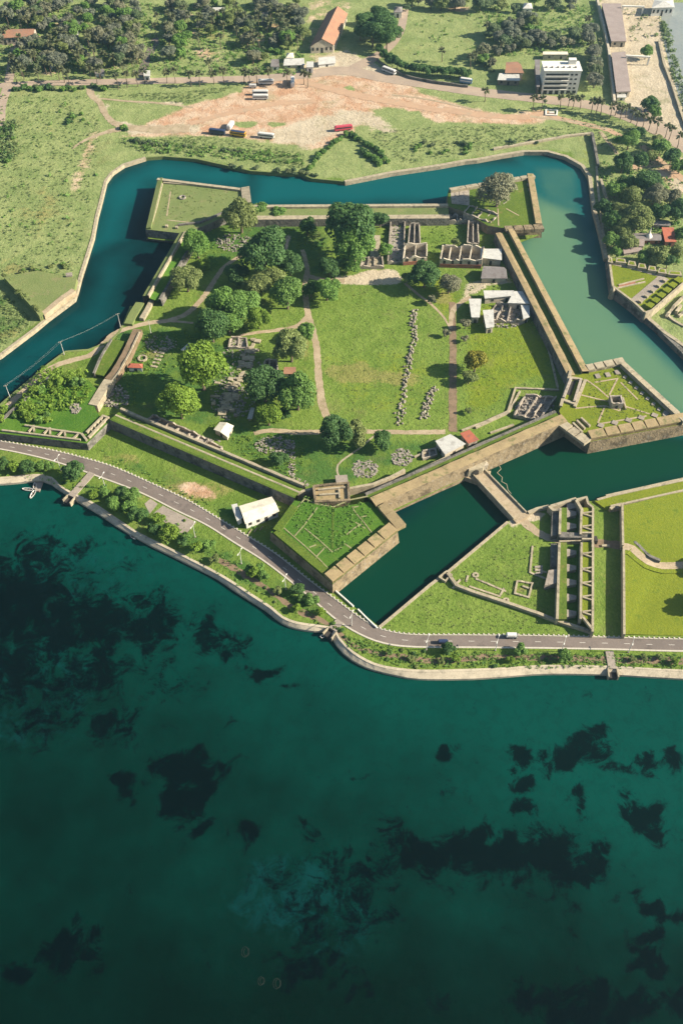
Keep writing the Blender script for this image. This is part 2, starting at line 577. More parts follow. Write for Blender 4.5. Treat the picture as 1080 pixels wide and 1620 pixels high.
# ================================================================== THE SETTING
OUT_BANK = [(-150, 640), (0, 562), (55.6, 520), (74, 504), (118.5, 471), (122, 460), (128, 437), (135, 415), (148, 374), (154, 341),
            (161, 315), (168.5, 285.5), (178, 272.6), (196, 260), (230, 249), (259, 247), (310, 251), (360, 262), (397, 270), (449, 274),
            (475, 274), (493, 282), (545, 287), (567, 284), (619, 272.6), (693, 261.5), (734, 254), (754, 252), (791, 245),
            (828, 239), (865, 239), (895, 247), (921, 261.5), (932, 278), (935.5, 304), (939, 330), (947, 360), (954, 389),
            (958, 411.5), (965, 456), (1003, 487), (1035.5, 513), (1080, 556), (1130, 610), (1165, 670), (1150, 735), (1080, 757),
            (958, 784), (935, 793), (910, 788), (865, 801), (832, 810), (802, 825), (710, 903), (680, 925), (600, 992),
            (566, 964), (562, 961.5), (558, 958), (531, 936)]
ZT = 9.0
FORT_TOP = [(526, 919), (628, 837), (600, 803), (895, 666), (935, 693), (1088, 664), (989, 573), (930, 585), (812, 372), (857, 354), (843, 275), (710, 297), (709, 322), (398, 324), (381, 297), (250, 281),
            (231, 360), (285, 366), (226, 467)]
FORT_LOW = [(208, 484), (196, 512), (188, 526), (172, 541), (140, 553), (104, 556), (78, 575), (40, 607), (0, 641), (-150, 700)]
moat_px = [xy(p) for p in PL(OUT_BANK, G)] + [xy(p) for p in PL(FORT_TOP, ZT)] + [xy(p) for p in PL(FORT_LOW, G)]
moat_arr = arr(moat_px)
SEA_IN = [(-200, 752), (-60, 757), (0, 756.7), (37, 753), (67, 752), (83, 757), (96, 769.6), (115, 781), (148, 797), (192.6, 827), (222, 845.6),
          (267, 868), (318.5, 894), (355.5, 914), (400, 943), (429, 962), (447, 977), (470, 986), (499, 990), (521.5, 993),
          (529, 996), (536, 1010), (558.5, 1032.6), (592, 1051), (629, 1059), (673, 1062), (740, 1060.5), (791, 1058.5), (865, 1054),
          (965, 1055), (1080, 1061.5), (1160, 1064), (1330, 1062)]
SEA_OUT = [(-200, 766), (-60, 769), (0, 768), (37, 765), (67, 762), (80, 766), (91, 774), (115, 790), (155.5, 814), (190, 837), (237, 864),
           (264, 877), (310, 900), (345, 918), (377, 940), (420, 967), (444, 986), (466, 995.5), (499, 1001), (518, 1000),
           (523, 1008), (532.6, 1023), (551, 1042), (581, 1058.5), (620, 1069), (662, 1076), (740, 1076), (791, 1073), (865, 1068),
           (976, 1069.6), (1080, 1076), (1160, 1079), (1330, 1077)]
coast = [xy(p) for p in PL(SEA_IN, G)]
cpts, opts = [xy(p) for p in PL(SEA_IN, G)], [xy(p) for p in PL(SEA_OUT, 0)]

# ---- land sheet
far_pts = [Vector((3000, coast[-1].y)), Vector((3000, 4200)), Vector((-3000, 4200)), Vector((-3000, coast[0].y))]
outer = coast + far_pts


def land_mesh():
    vs, es = [], []

    def loop(pts, step=None):
        k = len(vs)
        q = []
        for a, b in zip(pts, pts[1:] + pts[:1]):
            n = max(1, int((b - a).length / step)) if step else 1
            if (b - a).length > 600: n = 1
            q += [a.lerp(b, j / n) for j in range(n)]
        vs.extend(q)
        es.extend([(k + i, k + (i + 1) % len(q)) for i in range(len(q))])
    loop(outer, 4.0)
    loop(moat_px, 4.0)
    gx, gy = [], []
    g = []
    for y in np.arange(110, 330, 3.0):
        for x in np.arange(-180, 180, 3.0): g.append((x, y))
    for y in np.arange(330, 560, 4.0):
        for x in np.arange(-270, 270, 4.0): g.append((x, y))
    for y in np.arange(560, 900, 7.0):
        for x in np.arange(-380, 380, 7.0): g.append((x, y))
    for y in np.arange(120, 4100, 120.0):
        for x in np.arange(-2900, 2900, 120.0):
            if abs(x) > 420 or y > 920: g.append((x, y))
    g = np.array(g) + rng.uniform(-0.4, 0.4, (len(g), 2))
    oa = arr(outer)
    ok = inside(g, oa) & ~inside(g, moat_arr)
    ca = arr(coast)
    ok &= (edge_dist(g, moat_arr) > 1.0) & (edge_dist(g, ca, False) > 1.0)
    vs.extend([Vector(p) for p in g[ok]])
    r = delaunay_2d_cdt([Vector((v[0], v[1])) for v in vs], es, [], 0, 1e-4)
    V = np.array([(v.x, v.y) for v in r[0]])
    T = np.array([tuple(f) for f in r[2] if len(f) == 3])
    c = V[T].mean(1)
    T = T[inside(c, oa) & ~inside(c, moat_arr)]
    a, b, cc = V[T[:, 0]], V[T[:, 1]], V[T[:, 2]]
    ar = (b[:, 0] - a[:, 0]) * (cc[:, 1] - a[:, 1]) - (b[:, 1] - a[:, 1]) * (cc[:, 0] - a[:, 0])
    T[ar < 0] = T[ar < 0][:, ::-1]
    return V, T


LV, LT = land_mesh()
me = bpy.data.meshes.new('ground')
nv = len(LV)
lz = np.full(nv, G)
me.from_pydata(np.c_[LV, lz].tolist(), [], LT.tolist())
me.update()
pts = LV
# where the ground is what
f_rough = np.clip(pmask(pts, [(-400, -40), (1500, -40), (1500, 210), (1080, 560), (1000, 480), (968, 456), (940, 300), (900, 240), (830, 236), (700, 258), (560, 284), (490, 280),
                              (400, 268), (260, 246), (180, 268), (150, 350), (120, 465), (0, 560), (-400, 750)], 14), 0, 1)
f_rough = np.maximum(f_rough, (pts[:, 1] > 900) * 1.0)
f_gold = np.zeros(nv)
f_gold = np.maximum(f_gold, pmask(pts, [(728, 500), (760, 470), (845, 490), (885, 560), (890, 610), (820, 612), (800, 650), (728, 672)], 16) * 0.62)
f_gold = np.maximum(f_gold, pmask(pts, [(505, 560), (600, 540), (700, 560), (712, 660), (530, 672), (512, 620)], 22) * 0.45)
f_gold = np.maximum(f_gold, pmask(pts, [(640, 440), (720, 430), (745, 470), (712, 520), (665, 470)], 14) * 0.6)
f_gold = np.maximum(f_gold, pmask(pts, [(965, 400), (1080, 440), (1060, 480), (1010, 490), (966, 452)], 10) * 0.7)
f_gold = np.maximum(f_gold, pmask(pts, [(990, 800), (1100, 770), (1100, 1000), (990, 1000)], 10) * 0.9)
f_gold = np.maximum(f_gold, pmask(pts, [(700, 920), (820, 830), (870, 860), (860, 960), (750, 930)], 16) * 0.35)
f_gold = np.maximum(f_gold, pmask(pts, [(930, 210), (880, 235), (940, 300), (960, 270)], 12) * 0.4)
f_lush = np.zeros(nv)
for a in ([(150, 500), (330, 520), (400, 560), (350, 690), (230, 660), (150, 640), (190, 560)], [(330, 640), (540, 690), (700, 690), (690, 720), (560, 770), (470, 780), (350, 720)],
          [(140, 700), (250, 730), (400, 800), (470, 880), (520, 930), (400, 860), (300, 790), (200, 750)], [(300, 350), (520, 335), (530, 440), (380, 420), (310, 450)],
          [(0, 720), (120, 740), (330, 840), (520, 960), (520, 985), (440, 970), (300, 880), (110, 775), (0, 752)], [(530, 990), (640, 1030), (1100, 1035), (1100, 1058), (640, 1055), (540, 1020)]):
    f_lush = np.maximum(f_lush, pmask(pts, a, 12) * 0.55)
f_lush = np.maximum(f_lush, pmask(pts, [(0, 452), (60, 505), (0, 550), (-60, 560), (-60, 440)], 8) * 0.5)
f_dry = np.zeros(nv)
for x, y, rx, ry, s in ((560, 590, 75, 24, .85), (630, 600, 60, 18, .75), (560, 470, 60, 20, .25), (240, 560, 30, 15, .6), (700, 470, 50, 20, .5), (200, 730, 40, 14, .5), (110, 690, 60, 10, .4),
                        (300, 780, 110, 30, .75), (190, 725, 50, 16, .6), (410, 820, 50, 20, .5), (880, 880, 20, 40, .2), (750, 860, 40, 18, .6), (820, 930, 30, 14, .5), (960, 930, 14, 40, .55), (380, 745, 50, 14, .35), (780, 990, 60, 8, .4),
                        (60, 330, 60, 70, .45), (20, 420, 40, 30, .5), (90, 200, 60, 40, .3), (480, 560, 16, 50, .6), (740, 60, 60, 40, .2), (340, 60, 60, 20, .4), (30, 530, 60, 20, .5),
                        (820, 225, 110, 12, .3), (780, 610, 60, 20, .4), (960, 225, 30, 14, .4)):
    f_dry = np.maximum(f_dry, np.clip(blob(pts, x, y, rx, ry, G) * 1.6, 0, 1) * s)
f_dirt = np.zeros(nv)
f_dirt = np.maximum(f_dirt, pmask(pts, [(190, 216), (235, 194), (300, 166), (380, 146), (395, 126), (470, 112), (560, 92), (620, 115), (668, 148), (740, 170), (800, 183), (862, 172), (872, 182),
                                        (850, 196), (780, 196), (690, 192), (640, 178), (590, 180), (600, 214), (560, 212), (500, 236), (420, 222), (330, 214)], 14))
f_dirt = np.maximum(f_dirt, pmask(pts, [(975, 255), (1010, 240), (1045, 258), (1100, 290), (1100, 310), (1060, 305), (1035, 265), (1000, 270)], 8) * .8)
f_dirt = np.maximum(f_dirt, pmask(pts, [(135, 185), (165, 200), (150, 260), (110, 340), (95, 340), (120, 250)], 12) * .55)
f_dirt = np.maximum(f_dirt, pmask(pts, [(272, 770), (310, 758), (350, 780), (345, 792), (300, 790)], 6) * .75)
f_dirt = np.maximum(f_dirt, pmask(pts, [(335, 60), (375, 95), (340, 110), (310, 90)], 14) * .45)
f_dirt = np.maximum(f_dirt, np.clip(blob(pts, 455, 385, 10, 20, G) * 2, 0, 1) * .6)
f_dirt = np.maximum(f_dirt, pmask(pts, [(480, -10), (570, -10), (560, 15), (545, 70), (590, 95), (560, 105), (500, 112), (480, 100)], 12) * .45)
for x, y, rx, ry in ((40, 95, 22, 8), (100, 40, 26, 8), (175, 108, 18, 8), (140, 112, 20, 6), (290, 22, 30, 8), (320, 84, 26, 14), (370, 38, 34, 8), (410, 62, 26, 10), (300, 52, 26, 8), (75, 116, 26, 6), (215, 92, 18, 10), (150, 60, 26, 8), (60, 60, 20, 6), (440, 40, 26, 10), (400, 92, 30, 6), (800, 60, 24, 10), (870, 86, 34, 6), (720, 14, 40, 8)):
    f_dirt = np.maximum(f_dirt, np.clip(blob(pts, x, y, rx, ry, G) * 2, 0, 1) * .62)
f_sand = np.zeros(nv)
f_sand = np.maximum(f_sand, pmask(pts, [(395, 200), (440, 205), (480, 188), (540, 172), (592, 172), (612, 190), (628, 208), (600, 214), (560, 208), (520, 222), (480, 236), (430, 224)], 18) * .85)
f_sand = np.maximum(f_sand, pmask(pts, [(455, 112), (540, 76), (590, 98), (640, 128), (600, 128), (540, 120)], 14) * .9)
f_sand = np.maximum(f_sand, pmask(pts, [(140, 150), (150, 148), (165, 160), (178, 190), (220, 196), (330, 195), (320, 212), (200, 214), (180, 200), (160, 176)], 10) * .8)
f_sand = np.maximum(f_sand, pmask(pts, [(170, 156), (300, 162), (300, 168), (170, 162)], 5) * .7)
f_sand = np.maximum(f_sand, pmask(pts, [(945, -20), (1040, -20), (1046, 60), (1062, 120), (1100, 230), (1080, 235), (1035, 190), (985, 160), (965, 100)], 10) * 1.0)
f_sand = np.maximum(f_sand, pmask(pts, [(545, 438), (590, 425), (625, 426), (642, 446), (600, 452), (540, 452)], 4) * .95)
f_sand = np.maximum(f_sand, pmask(pts, [(520, 440), (545, 430), (550, 446), (530, 452)], 4) * .6)
f_sand = np.maximum(f_sand, pmask(pts, [(740, 446), (780, 440), (815, 440), (815, 446), (770, 452), (735, 475), (725, 478)], 5) * .85)
f_sand = np.maximum(f_sand, pmask(pts, [(805, 814), (835, 812), (862, 806), (872, 804), (850, 826), (834, 824), (812, 835), (803, 828)], 4) * .9)
f_sand = np.maximum(f_sand, pmask(pts, [(1050, 285), (1100, 270), (1100, 300), (1060, 300)], 8) * .9)
f_sand = np.maximum(f_sand, np.clip(blob(pts, 682, 982, 6, 5, G) * 2, 0, 1))
green = np.maximum.reduce([pmask(pts, [(370, 192), (402, 190), (406, 202), (372, 202)], 5), pmask(pts, [(422, 192), (450, 192), (452, 203), (424, 203)], 5), pmask(pts, [(585, 170), (640, 172), (680, 185), (650, 190), (610, 184)], 6),
                           np.clip(blob(pts, 549, 140, 8, 6, G) * 2, 0, 1), pmask(pts, [(560, 205), (580, 190), (590, 212), (585, 235), (560, 225)], 6)])
f_dirt *= (1 - green); f_sand *= (1 - green)
for nm, v in (('rough', f_rough), ('gold', f_gold), ('lush', f_lush), ('dry', f_dry), ('dirt', f_dirt), ('sand', f_sand)):
    set_attr(me, nm, v)
me.materials.append(M['land'])
ground = tag(bpy.data.objects.new('ground', me), kind='structure')
COL.objects.link(ground)

# ---- water sheets
def grid_mesh(name, x0, x1, y0, y1, st, keep=None, z=0.0, rim=None):
    xs, ys = np.arange(x0, x1 + st, st), np.arange(y0, y1 + st, st)
    if rim:
        xs = np.r_[x0 - rim, xs, x1 + rim]; ys = np.r_[y0 - rim, ys]
    X, Y = np.meshgrid(xs, ys)
    V = np.c_[X.ravel(), Y.ravel()]
    nx, ny = len(xs), len(ys)
    i = np.arange(nx * ny).reshape(ny, nx)
    Fq = np.c_[i[:-1, :-1].ravel(), i[:-1, 1:].ravel(), i[1:, 1:].ravel(), i[1:, :-1].ravel()]
    if keep is not None:
        Fq = Fq[keep(V[Fq].mean(1))]
    me = bpy.data.meshes.new(name)
    me.from_pydata(np.c_[V, np.full(len(V), z)].tolist(), [], Fq.tolist())
    me.update()
    return me, V


me, V = grid_mesh('sea', -230, 230, 20, 300, 2.0, rim=1500)
SEA_WEED = [  # x, y, rx, ry, strength: beds of weed on the lagoon floor
    (25, 960, 130, 95, 1.0), (130, 980, 110, 70, .95), (70, 880, 70, 40, .7), (20, 1060, 110, 75, .8), (150, 1060, 90, 60, .75), (240, 990, 70, 50, .8), (325, 1005, 34, 48, .95), (370, 1025, 34, 16, .75),
    (60, 1140, 90, 50, .55), (170, 1150, 60, 40, .6), (210, 890, 36, 20, .35), (270, 1070, 60, 40, .35), (414, 1074, 15, 12, 1.0), (395, 1053, 16, 8, .6), (450, 1085, 18, 8, .7), (500, 1084, 12, 6, .6), (130, 860, 40, 14, .5),
    (295, 1215, 52, 36, 1.25), (300, 1265, 44, 30, 1.2), (320, 1305, 20, 14, .9), (330, 1225, 30, 10, .9), (200, 1250, 20, 24, 1.1), (215, 1275, 10, 10, .9), (397, 1330, 24, 16, 1.1), (354, 1333, 9, 10, .9), (345, 1290, 16, 12, .8),
    (110, 1500, 52, 42, 1.2), (150, 1495, 24, 16, .8), (18, 1525, 30, 24, 1.1), (125, 1540, 40, 18, .5), (360, 1200, 34, 24, .35),
    (712, 1193, 20, 12, 1.1), (828, 1190, 22, 16, 1.1), (905, 1200, 62, 22, 1.0), (935, 1175, 34, 24, .95), (975, 1222, 40, 12, .8), (820, 1233, 30, 16, 1.25), (825, 1275, 26, 20, 1.1), (912, 1270, 18, 14, .95), (1015, 1295, 50, 36, 1.2),
    (990, 1255, 16, 10, .7), (970, 1290, 12, 14, .9), (1050, 1200, 44, 18, .9), (1030, 1178, 16, 8, .7), (650, 1335, 40, 30, 1.0), (740, 1345, 60, 44, 1.25), (800, 1365, 80, 34, 1.15), (880, 1345, 60, 48, 1.25), (920, 1370, 50, 36, 1.0), (690, 1365, 60, 24, .9), (830, 1400, 130, 26, .45),
    (640, 1315, 40, 10, .7), (910, 1443, 20, 14, 1.0), (1028, 1440, 24, 14, 1.0), (1070, 1440, 24, 14, .9), (1018, 1484, 32, 18, 1.25), (1026, 1526, 26, 20, 1.1), (930, 1590, 60, 46, 1.2), (1000, 1600, 60, 44, 1.1), (860, 1598, 50, 24, 1.0), (1075, 1590, 40, 40, 1.1), (840, 1565, 30, 8, .7),
    (500, 1520, 60, 38, .8), (520, 1400, 60, 60, .5), (570, 1440, 60, 60, .55), (480, 1440, 50, 40, .5), (597, 1580, 26, 18, 1.0), (555, 1585, 10, 10, .9), (520, 1560, 16, 10, .9), (590, 1380, 60, 36, .6), (440, 1390, 60, 30, .35),
    (690, 1230, 20, 24, .3), (690, 1250, 14, 14, .3), (485, 1322, 16, 18, .4), (466, 1298, 10, 10, .4), (380, 1141, 12, 8, .35), (195, 1420, 12, 10, .35), (700, 1580, 20, 16, .4), (895, 1490, 18, 30, .3), (560, 1228, 30, 4, .5), (430, 1520, 130, 5, .35), (500, 1555, 90, 5, .4),
    (1070, 1330, 12, 8, .4), (1008, 1318, 6, 5, .6), (760, 1210, 8, 8, .4), (503, 1220, 8, 8, .3)]
wr = np.random.default_rng(9)
VW = V.copy()                                  # bend the outlines of the beds so that none stays an oval
for amp, wl in ((2.6, 34), (2.0, 15), (1.3, 7)):
    for _ in range(4):
        a = wr.uniform(0, 6.283); k = 6.283 / (wl * wr.uniform(.8, 1.3))
        ph = (V[:, 0] * math.cos(a) + V[:, 1] * math.sin(a)) * k + wr.uniform(0, 6.283)
        b_ = wr.uniform(0, 6.283)
        VW[:, 0] += amp * .6 * math.cos(b_) * np.sin(ph); VW[:, 1] += amp * .6 * math.sin(b_) * np.sin(ph)
weed = np.full(len(V), -0.45)
for x, y, rx, ry, s in SEA_WEED:
    b = blob(VW, x, y, rx * 1.2, ry * 1.2)
    weed = np.maximum(weed, np.clip(b * 1.45 + .08, -0.45, 1.1) * s)
for k, x in enumerate((283, 293, 303)):        # pale drag marks through the weed
    weed -= 0.5 * lmask(V, [(x - 4, 970), (x, 1060)], 1.3, 3, 0)
bloom = np.zeros(len(V)) - .3
for x, y, rx, ry, s in ((60, 1090, 150, 130, .55), (120, 900, 150, 70, .55), (450, 1415, 130, 90, .8), (540, 1460, 90, 90, .5), (60, 1570, 100, 60, .15)):
    bloom = np.maximum(bloom, np.clip(blob(V, x, y, rx, ry) * 2, -.3, 1) * s)
ca = arr(opts)
dsh = edge_dist(V, ca, False)
tone = 0.22 + 0.68 * np.exp(-dsh / 45.0)
tone += 0.55 * np.clip(blob(V, 1040, 1210, 380, 260), 0, 1) + 0.25 * np.clip(blob(V, 150, 810, 330, 120), 0, 1)
tone -= 0.25 * np.clip(blob(V, 500, 1620, 800, 200), 0, 1)  # vignette-like darkening of the near sea, painted into its colour
set_attr(me, 'weed', weed); set_attr(me, 'tone', tone); set_attr(me, 'bloom', bloom)
me.materials.append(M['sea'])
COL.objects.link(tag(bpy.data.objects.new('sea', me), kind='structure'))

me, V = grid_mesh('moat_water', -330, 330, 190, 620, 3.0, keep=lambda c: sdist(c, moat_arr) > -7.0, z=0.02)
tone = 0.10 + 0 * V[:, 0]
tone = np.maximum(tone, 0.95 * pmask(V, [(840, 300), (920, 330), (945, 400), (1000, 500), (1160, 650), (1080, 680), (960, 600), (900, 590), (800, 400)], 26, 0))
tone = np.maximum(tone, 0.60 * pmask(V, [(820, 250), (930, 260), (950, 400), (860, 380)], 24, 0))
tone = np.maximum(tone, 0.43 * pmask(V, [(400, 275), (840, 255), (930, 300), (700, 320), (400, 325)], 22, 0))
tone = np.maximum(tone, 0.40 * pmask(V, [(160, 300), (240, 250), (400, 265), (400, 300), (240, 290), (190, 380), (140, 400)], 30, 0))
tone = np.maximum(tone, 0.22 * pmask(V, [(150, 400), (220, 380), (190, 520), (0, 640), (-60, 600), (120, 480)], 24, 0))
green = np.maximum(0.95 * pmask(V, [(760, 745), (890, 680), (1040, 690), (1160, 700), (1160, 740), (1060, 765), (930, 795), (810, 805)], 14, 0), pmask(V, [(590, 860), (745, 745), (805, 825), (600, 995), (520, 935)], 10, 0) * .8)
tone = np.where(green > .5, 0.08, tone)
set_attr(me, 'green', green)
set_attr(me, 'tone', tone)
me.materials.append(M['moat'])
COL.objects.link(tag(bpy.data.objects.new('moat_water', me), kind='structure'))

# canal in the far corner
b = MB(); b.poly_top(PL([(1043, 4), (1100, 4), (1160, 60), (1150, 215), (1092, 205), (1072, 150), (1058, 105), (1048, 60)], G + .02))
tag(b.build('canal_water', M['canal']), kind='structure')

# ---- stone bank edging of the moat (outer side)
def bank(name, label, px, z0, z1, th, m, cat='retaining wall', group=None):
    o = MB().wall(PL(px, z1), th, z0, z1, 0.12, 4.0).build(name, m)
    return tag(o, label, cat, group)


bank('moat_edging', 'low pale stone edging along the left bank of the moat', [(-150, 639), (0, 561), (55, 519.5), (74, 503.5), (117, 471.5), (121, 460), (127, 437), (134, 415), (147, 374), (153, 341), (160, 315), (167, 285.5), (177, 272), (195.5, 259.5), (230, 248.5)], -1, G + .35, 1.6, M['palecap'])
bank('moat_edging', 'low pale stone edging curving round the top right of the moat', [(545, 286.5), (619, 272), (693, 261), (734, 253.5), (754, 251.5), (791, 244.5), (828, 238.5), (865, 238.5), (895, 246.5), (921, 261), (932.5, 278), (936, 304), (939.5, 330), (947.5, 360), (954.5, 389), (958.5, 408)], -1, G + .5, 2.2, M['palecap'])
bank('moat_edging', 'overgrown edging of the far bank beyond the top left bastion', [(230, 248.5), (259, 246.5), (310, 250.5), (360, 261.5), (397, 269.5), (449, 273.5), (475, 273.5), (493, 281.5), (545, 286.5)], -1, G + .2, 1.0, M['lawn_pale'])
bank('moat_edging', 'stone moat edging right of the embrasured outwork', [(1019, 499), (1035.5, 512.5), (1080, 555.5), (1130, 609.5)], -1, G + 1.2, 2.4, M['stone_grey'])
bank('moat_edging', 'thin pale edging on the lower right moat bank', [(1150, 735), (1080, 757), (958, 784)], -1, G + .35, 1.2, M['palecap'])
bank('moat_edging', 'thin pale edging between dark moat water and the green triangle', [(803, 825), (710, 903), (680, 925), (600, 992)], -1, G + .35, 1.2, M['palecap'])
bank('parapet_wall', 'low white roadside wall from the lower bastion tip to the culvert', [(531, 934), (545, 946), (559, 958.5)], -1, G + .8, .5, M['white'], 'low wall')
bank('parapet_wall', 'low white roadside wall right of the culvert at the moat corner', [(566, 963), (580, 977), (596, 992)], -1, G + .8, .5, M['white'], 'low wall')

# ---- sea wall: sloping concrete revetment in four runs between the culverts
def seawall(i0, i1, label):
    b = MB()
    a = smooth_path([p for p in cpts[i0:i1 + 1]], 3.0)
    o = []
    # outer line resampled to the same count
    oo = smooth_path(opts[i0:i1 + 1], 0.6)
    L = [0]
    for p, q in zip(oo, oo[1:]): L.append(L[-1] + (q - p).length)
    LA = [0]
    for p, q in zip(a, a[1:]): LA.append(LA[-1] + (q - p).length)
    for s in LA:
        k = np.searchsorted(L, s / LA[-1] * L[-1])
        o.append(oo[min(k, len(oo) - 1)])
    n = len(a)
    vs = []
    for p, q in zip(a, o):
        e = (q - p).normalized()
        ins = p - e * 0.6
        vs += [(ins.x, ins.y, G - .4), (ins.x, ins.y, G + .22), (p.x + e.x * .5, p.y + e.y * .5, G + .22), (p.x + e.x * .55, p.y + e.y * .55, G + .08), (q.x, q.y, 1.05), (q.x + e.x * .12, q.y + e.y * .12, -1.0)]
    fs = []
    for i in range(n - 1):
        for k in range(5):
            fs.append((i * 6 + k, i * 6 + k + 1, i * 6 + k + 7, i * 6 + k + 6))
    b.add(vs, fs)
    b.add(vs[:6], [(5, 4, 3, 2, 1, 0)]); b.add(vs[-6:], [(0, 1, 2, 3, 4, 5)])
    return tag(b.build('seawall', M['concrete']), label, 'seawall', 'sloping concrete seawalls along the lagoon')


seawall(0, 7, 'sloping pale seawall left of the first culvert beside the moored boats')
seawall(7, 19, 'long sloping pale seawall running diagonally between the two culverts')
seawall(20, 29, 'curved pale seawall bulging into the lagoon below the road bend')
seawall(29, 32, 'sloping pale seawall right of the culvert at the right edge')

# culverts: concrete channels through the strip, with a dark mouth
def culvert(a, c, wd, label):
    A, C = P(*a, G + .25), P(*c, G + .25)
    r = empty('culvert', (C.x, C.y, 0), label, 'culvert')
    d = xy(C - A).normalized(); m = Vector((-d.y, d.x))
    b = MB(); b.ribbon([A, C], wd, G + .42, 0, 3)
    b.prism([xy(A) + m * wd / 2, xy(C) + m * wd / 2, xy(C) - m * wd / 2, xy(A) - m * wd / 2], 0.2, G + .40)
    b.build('cover_slab', M['slab'], r)
    e = xy(C) + d * 1.7
    for s in (1, -1):
        MB().wall([xy(C) + m * s * wd * .55, e + d * 1.8 + m * s * wd * .6], .5, -1, G + .5).build('side_wall', M['palecap'], r)
    MB().box((e.x, e.y, -.2), (3.6, wd * .95, 1.6), math.atan2(d.y, d.x)).build('mouth', M['dark'], r)


culvert((146, 748), (113, 785), 3.2, 'concrete culvert slab crossing the planted strip near moored boats')
culvert((538, 982), (526, 996), 3.4, 'short concrete culvert slab with a white boat at its mouth')
culvert((963, 1030), (968, 1058), 3.0, 'straight concrete culvert slab near the right edge')

# ---- the coast road
RT = [(-80, 686), (0, 698.5), (74, 711.5), (122, 722.6), (178, 739), (237, 764.5), (296, 792), (340, 818), (388, 847), (436, 877), (488, 918), (532.6, 951), (562, 973), (592, 992), (621.5, 1001), (658.5, 1005), (740, 1005.5), (850, 1006.5), (960, 1009), (1080, 1012), (1330, 1014)]
RB = [(-80, 699), (0, 709.6), (55.6, 721), (96, 732), (148, 750), (222, 778), (282, 808), (326, 829), (372, 858), (420, 888), (474, 930), (514, 964), (540, 985), (575, 1005), (606, 1016), (648, 1022), (740, 1023), (850, 1024), (960, 1026), (1080, 1029), (1330, 1031)]
rt, rb = smooth_path([xy(p) for p in PL(RT, G)], 2.0), smooth_path([xy(p) for p in PL(RB, G)], 2.0)


def resample(path, n):
    L = np.r_[0, np.cumsum([(q - p).length for p, q in zip(path, path[1:])])]
    s = np.linspace(0, L[-1], n)
    A = arr(path)
    return [Vector((np.interp(t, L, A[:, 0]), np.interp(t, L, A[:, 1]))) for t in s]


NR = 190
rt, rb = resample(rt, NR), resample(rb, NR)
b = MB()
b.add([(*p, G + .010) for p in rt] + [(*p, G + .010) for p in rb], [(NR + i, NR + i + 1, i + 1, i) for i in range(NR - 1)])
tag(b.build('coast_road', M['asphalt']), kind='structure')
mid = [(p + q) / 2 for p, q in zip(rt, rb)]
b = MB()
for i in range(2, NR - 2, 4):
    d = (mid[i + 1] - mid[i]).normalized(); m = Vector((-d.y, d.x)) * .07
    p0, p1 = mid[i], mid[i] + d * 2.2
    b.add([(*(p0 - m), G + .016), (*(p1 - m), G + .016), (*(p1 + m), G + .016), (*(p0 + m), G + .016)], [(0, 1, 2, 3)])
tag(b.build('road_markings', M['white']), kind='structure')
t = NT('kerb_blocks'); M['kerb'] = t.done(t.mix(t.noise(0.9, 4), (0.52, 0.48, 0.40), (0.34, 0.30, 0.25)), .8)
def kerb(side, sg, label):
    b = MB()
    pts = resample(side, 420)
    for i in range(len(pts) - 1):
        p, q = pts[i], pts[i + 1]
        d = (q - p); ln = d.length; d.normalize()
        m = Vector((-d.y, d.x)) * sg
        c = (p + q) / 2 + m * .25
        ang = math.atan2(d.y, d.x)
        b.box((c.x, c.y, G - .1), (ln * 1.02, .42, .26), ang)
        if i % 2 == 0:
            c = (p + q) / 2 + m * .55
            b.box((c.x, c.y, G - .1), (ln * .6, .7, .42), ang)
    return tag(b.build('kerb', M['kerb']), kind='structure')


kerb(rt, 1, '')
b = MB().ribbon([p + (p - q).normalized() * .35 for p, q in zip(rb[::3], rt[::3])], .7, G + .18, 0, 3.0)
for i in range(0, NR, 1):
    p = rb[i] + (rb[i] - rt[i]).normalized() * .35
    d = (rb[min(NR - 1, i + 1)] - rb[max(0, i - 1)])
    b.box((p.x, p.y, G - .1), (1.5, .62, .3), math.atan2(d.y, d.x))
tag(b.build('kerb', M['kerb']), kind='structure')
# earth track and bare patches in the planted strip
for px, w in (([(535, 1000), (560, 1022), (590, 1032), (640, 1040), (700, 1046), (760, 1040), (850, 1040), (960, 1044), (1080, 1046), (1200, 1048)], [1.6, 2.6, 2.2, 3.0, 2.4]),
              ([(345, 885), (380, 905), (420, 930), (465, 962), (500, 978), (520, 988)], [2.2, 3.0, 1.6, 2.6, 2.0])):
    tag(MB().ribbon(PL(px, G), w, G + .006, .35, 1.6).build('footpath', M['brownpath']), kind='structure')
for q in ([(229, 797), (238, 789), (250, 797), (237, 813)], [(243, 812), (258, 800), (311, 826), (296, 843), (282, 843)]):
    tag(MB().prism([xy(p) for p in PL(q, G)], G - .2, G + .05).build('pavement', M['slab']), kind='structure')

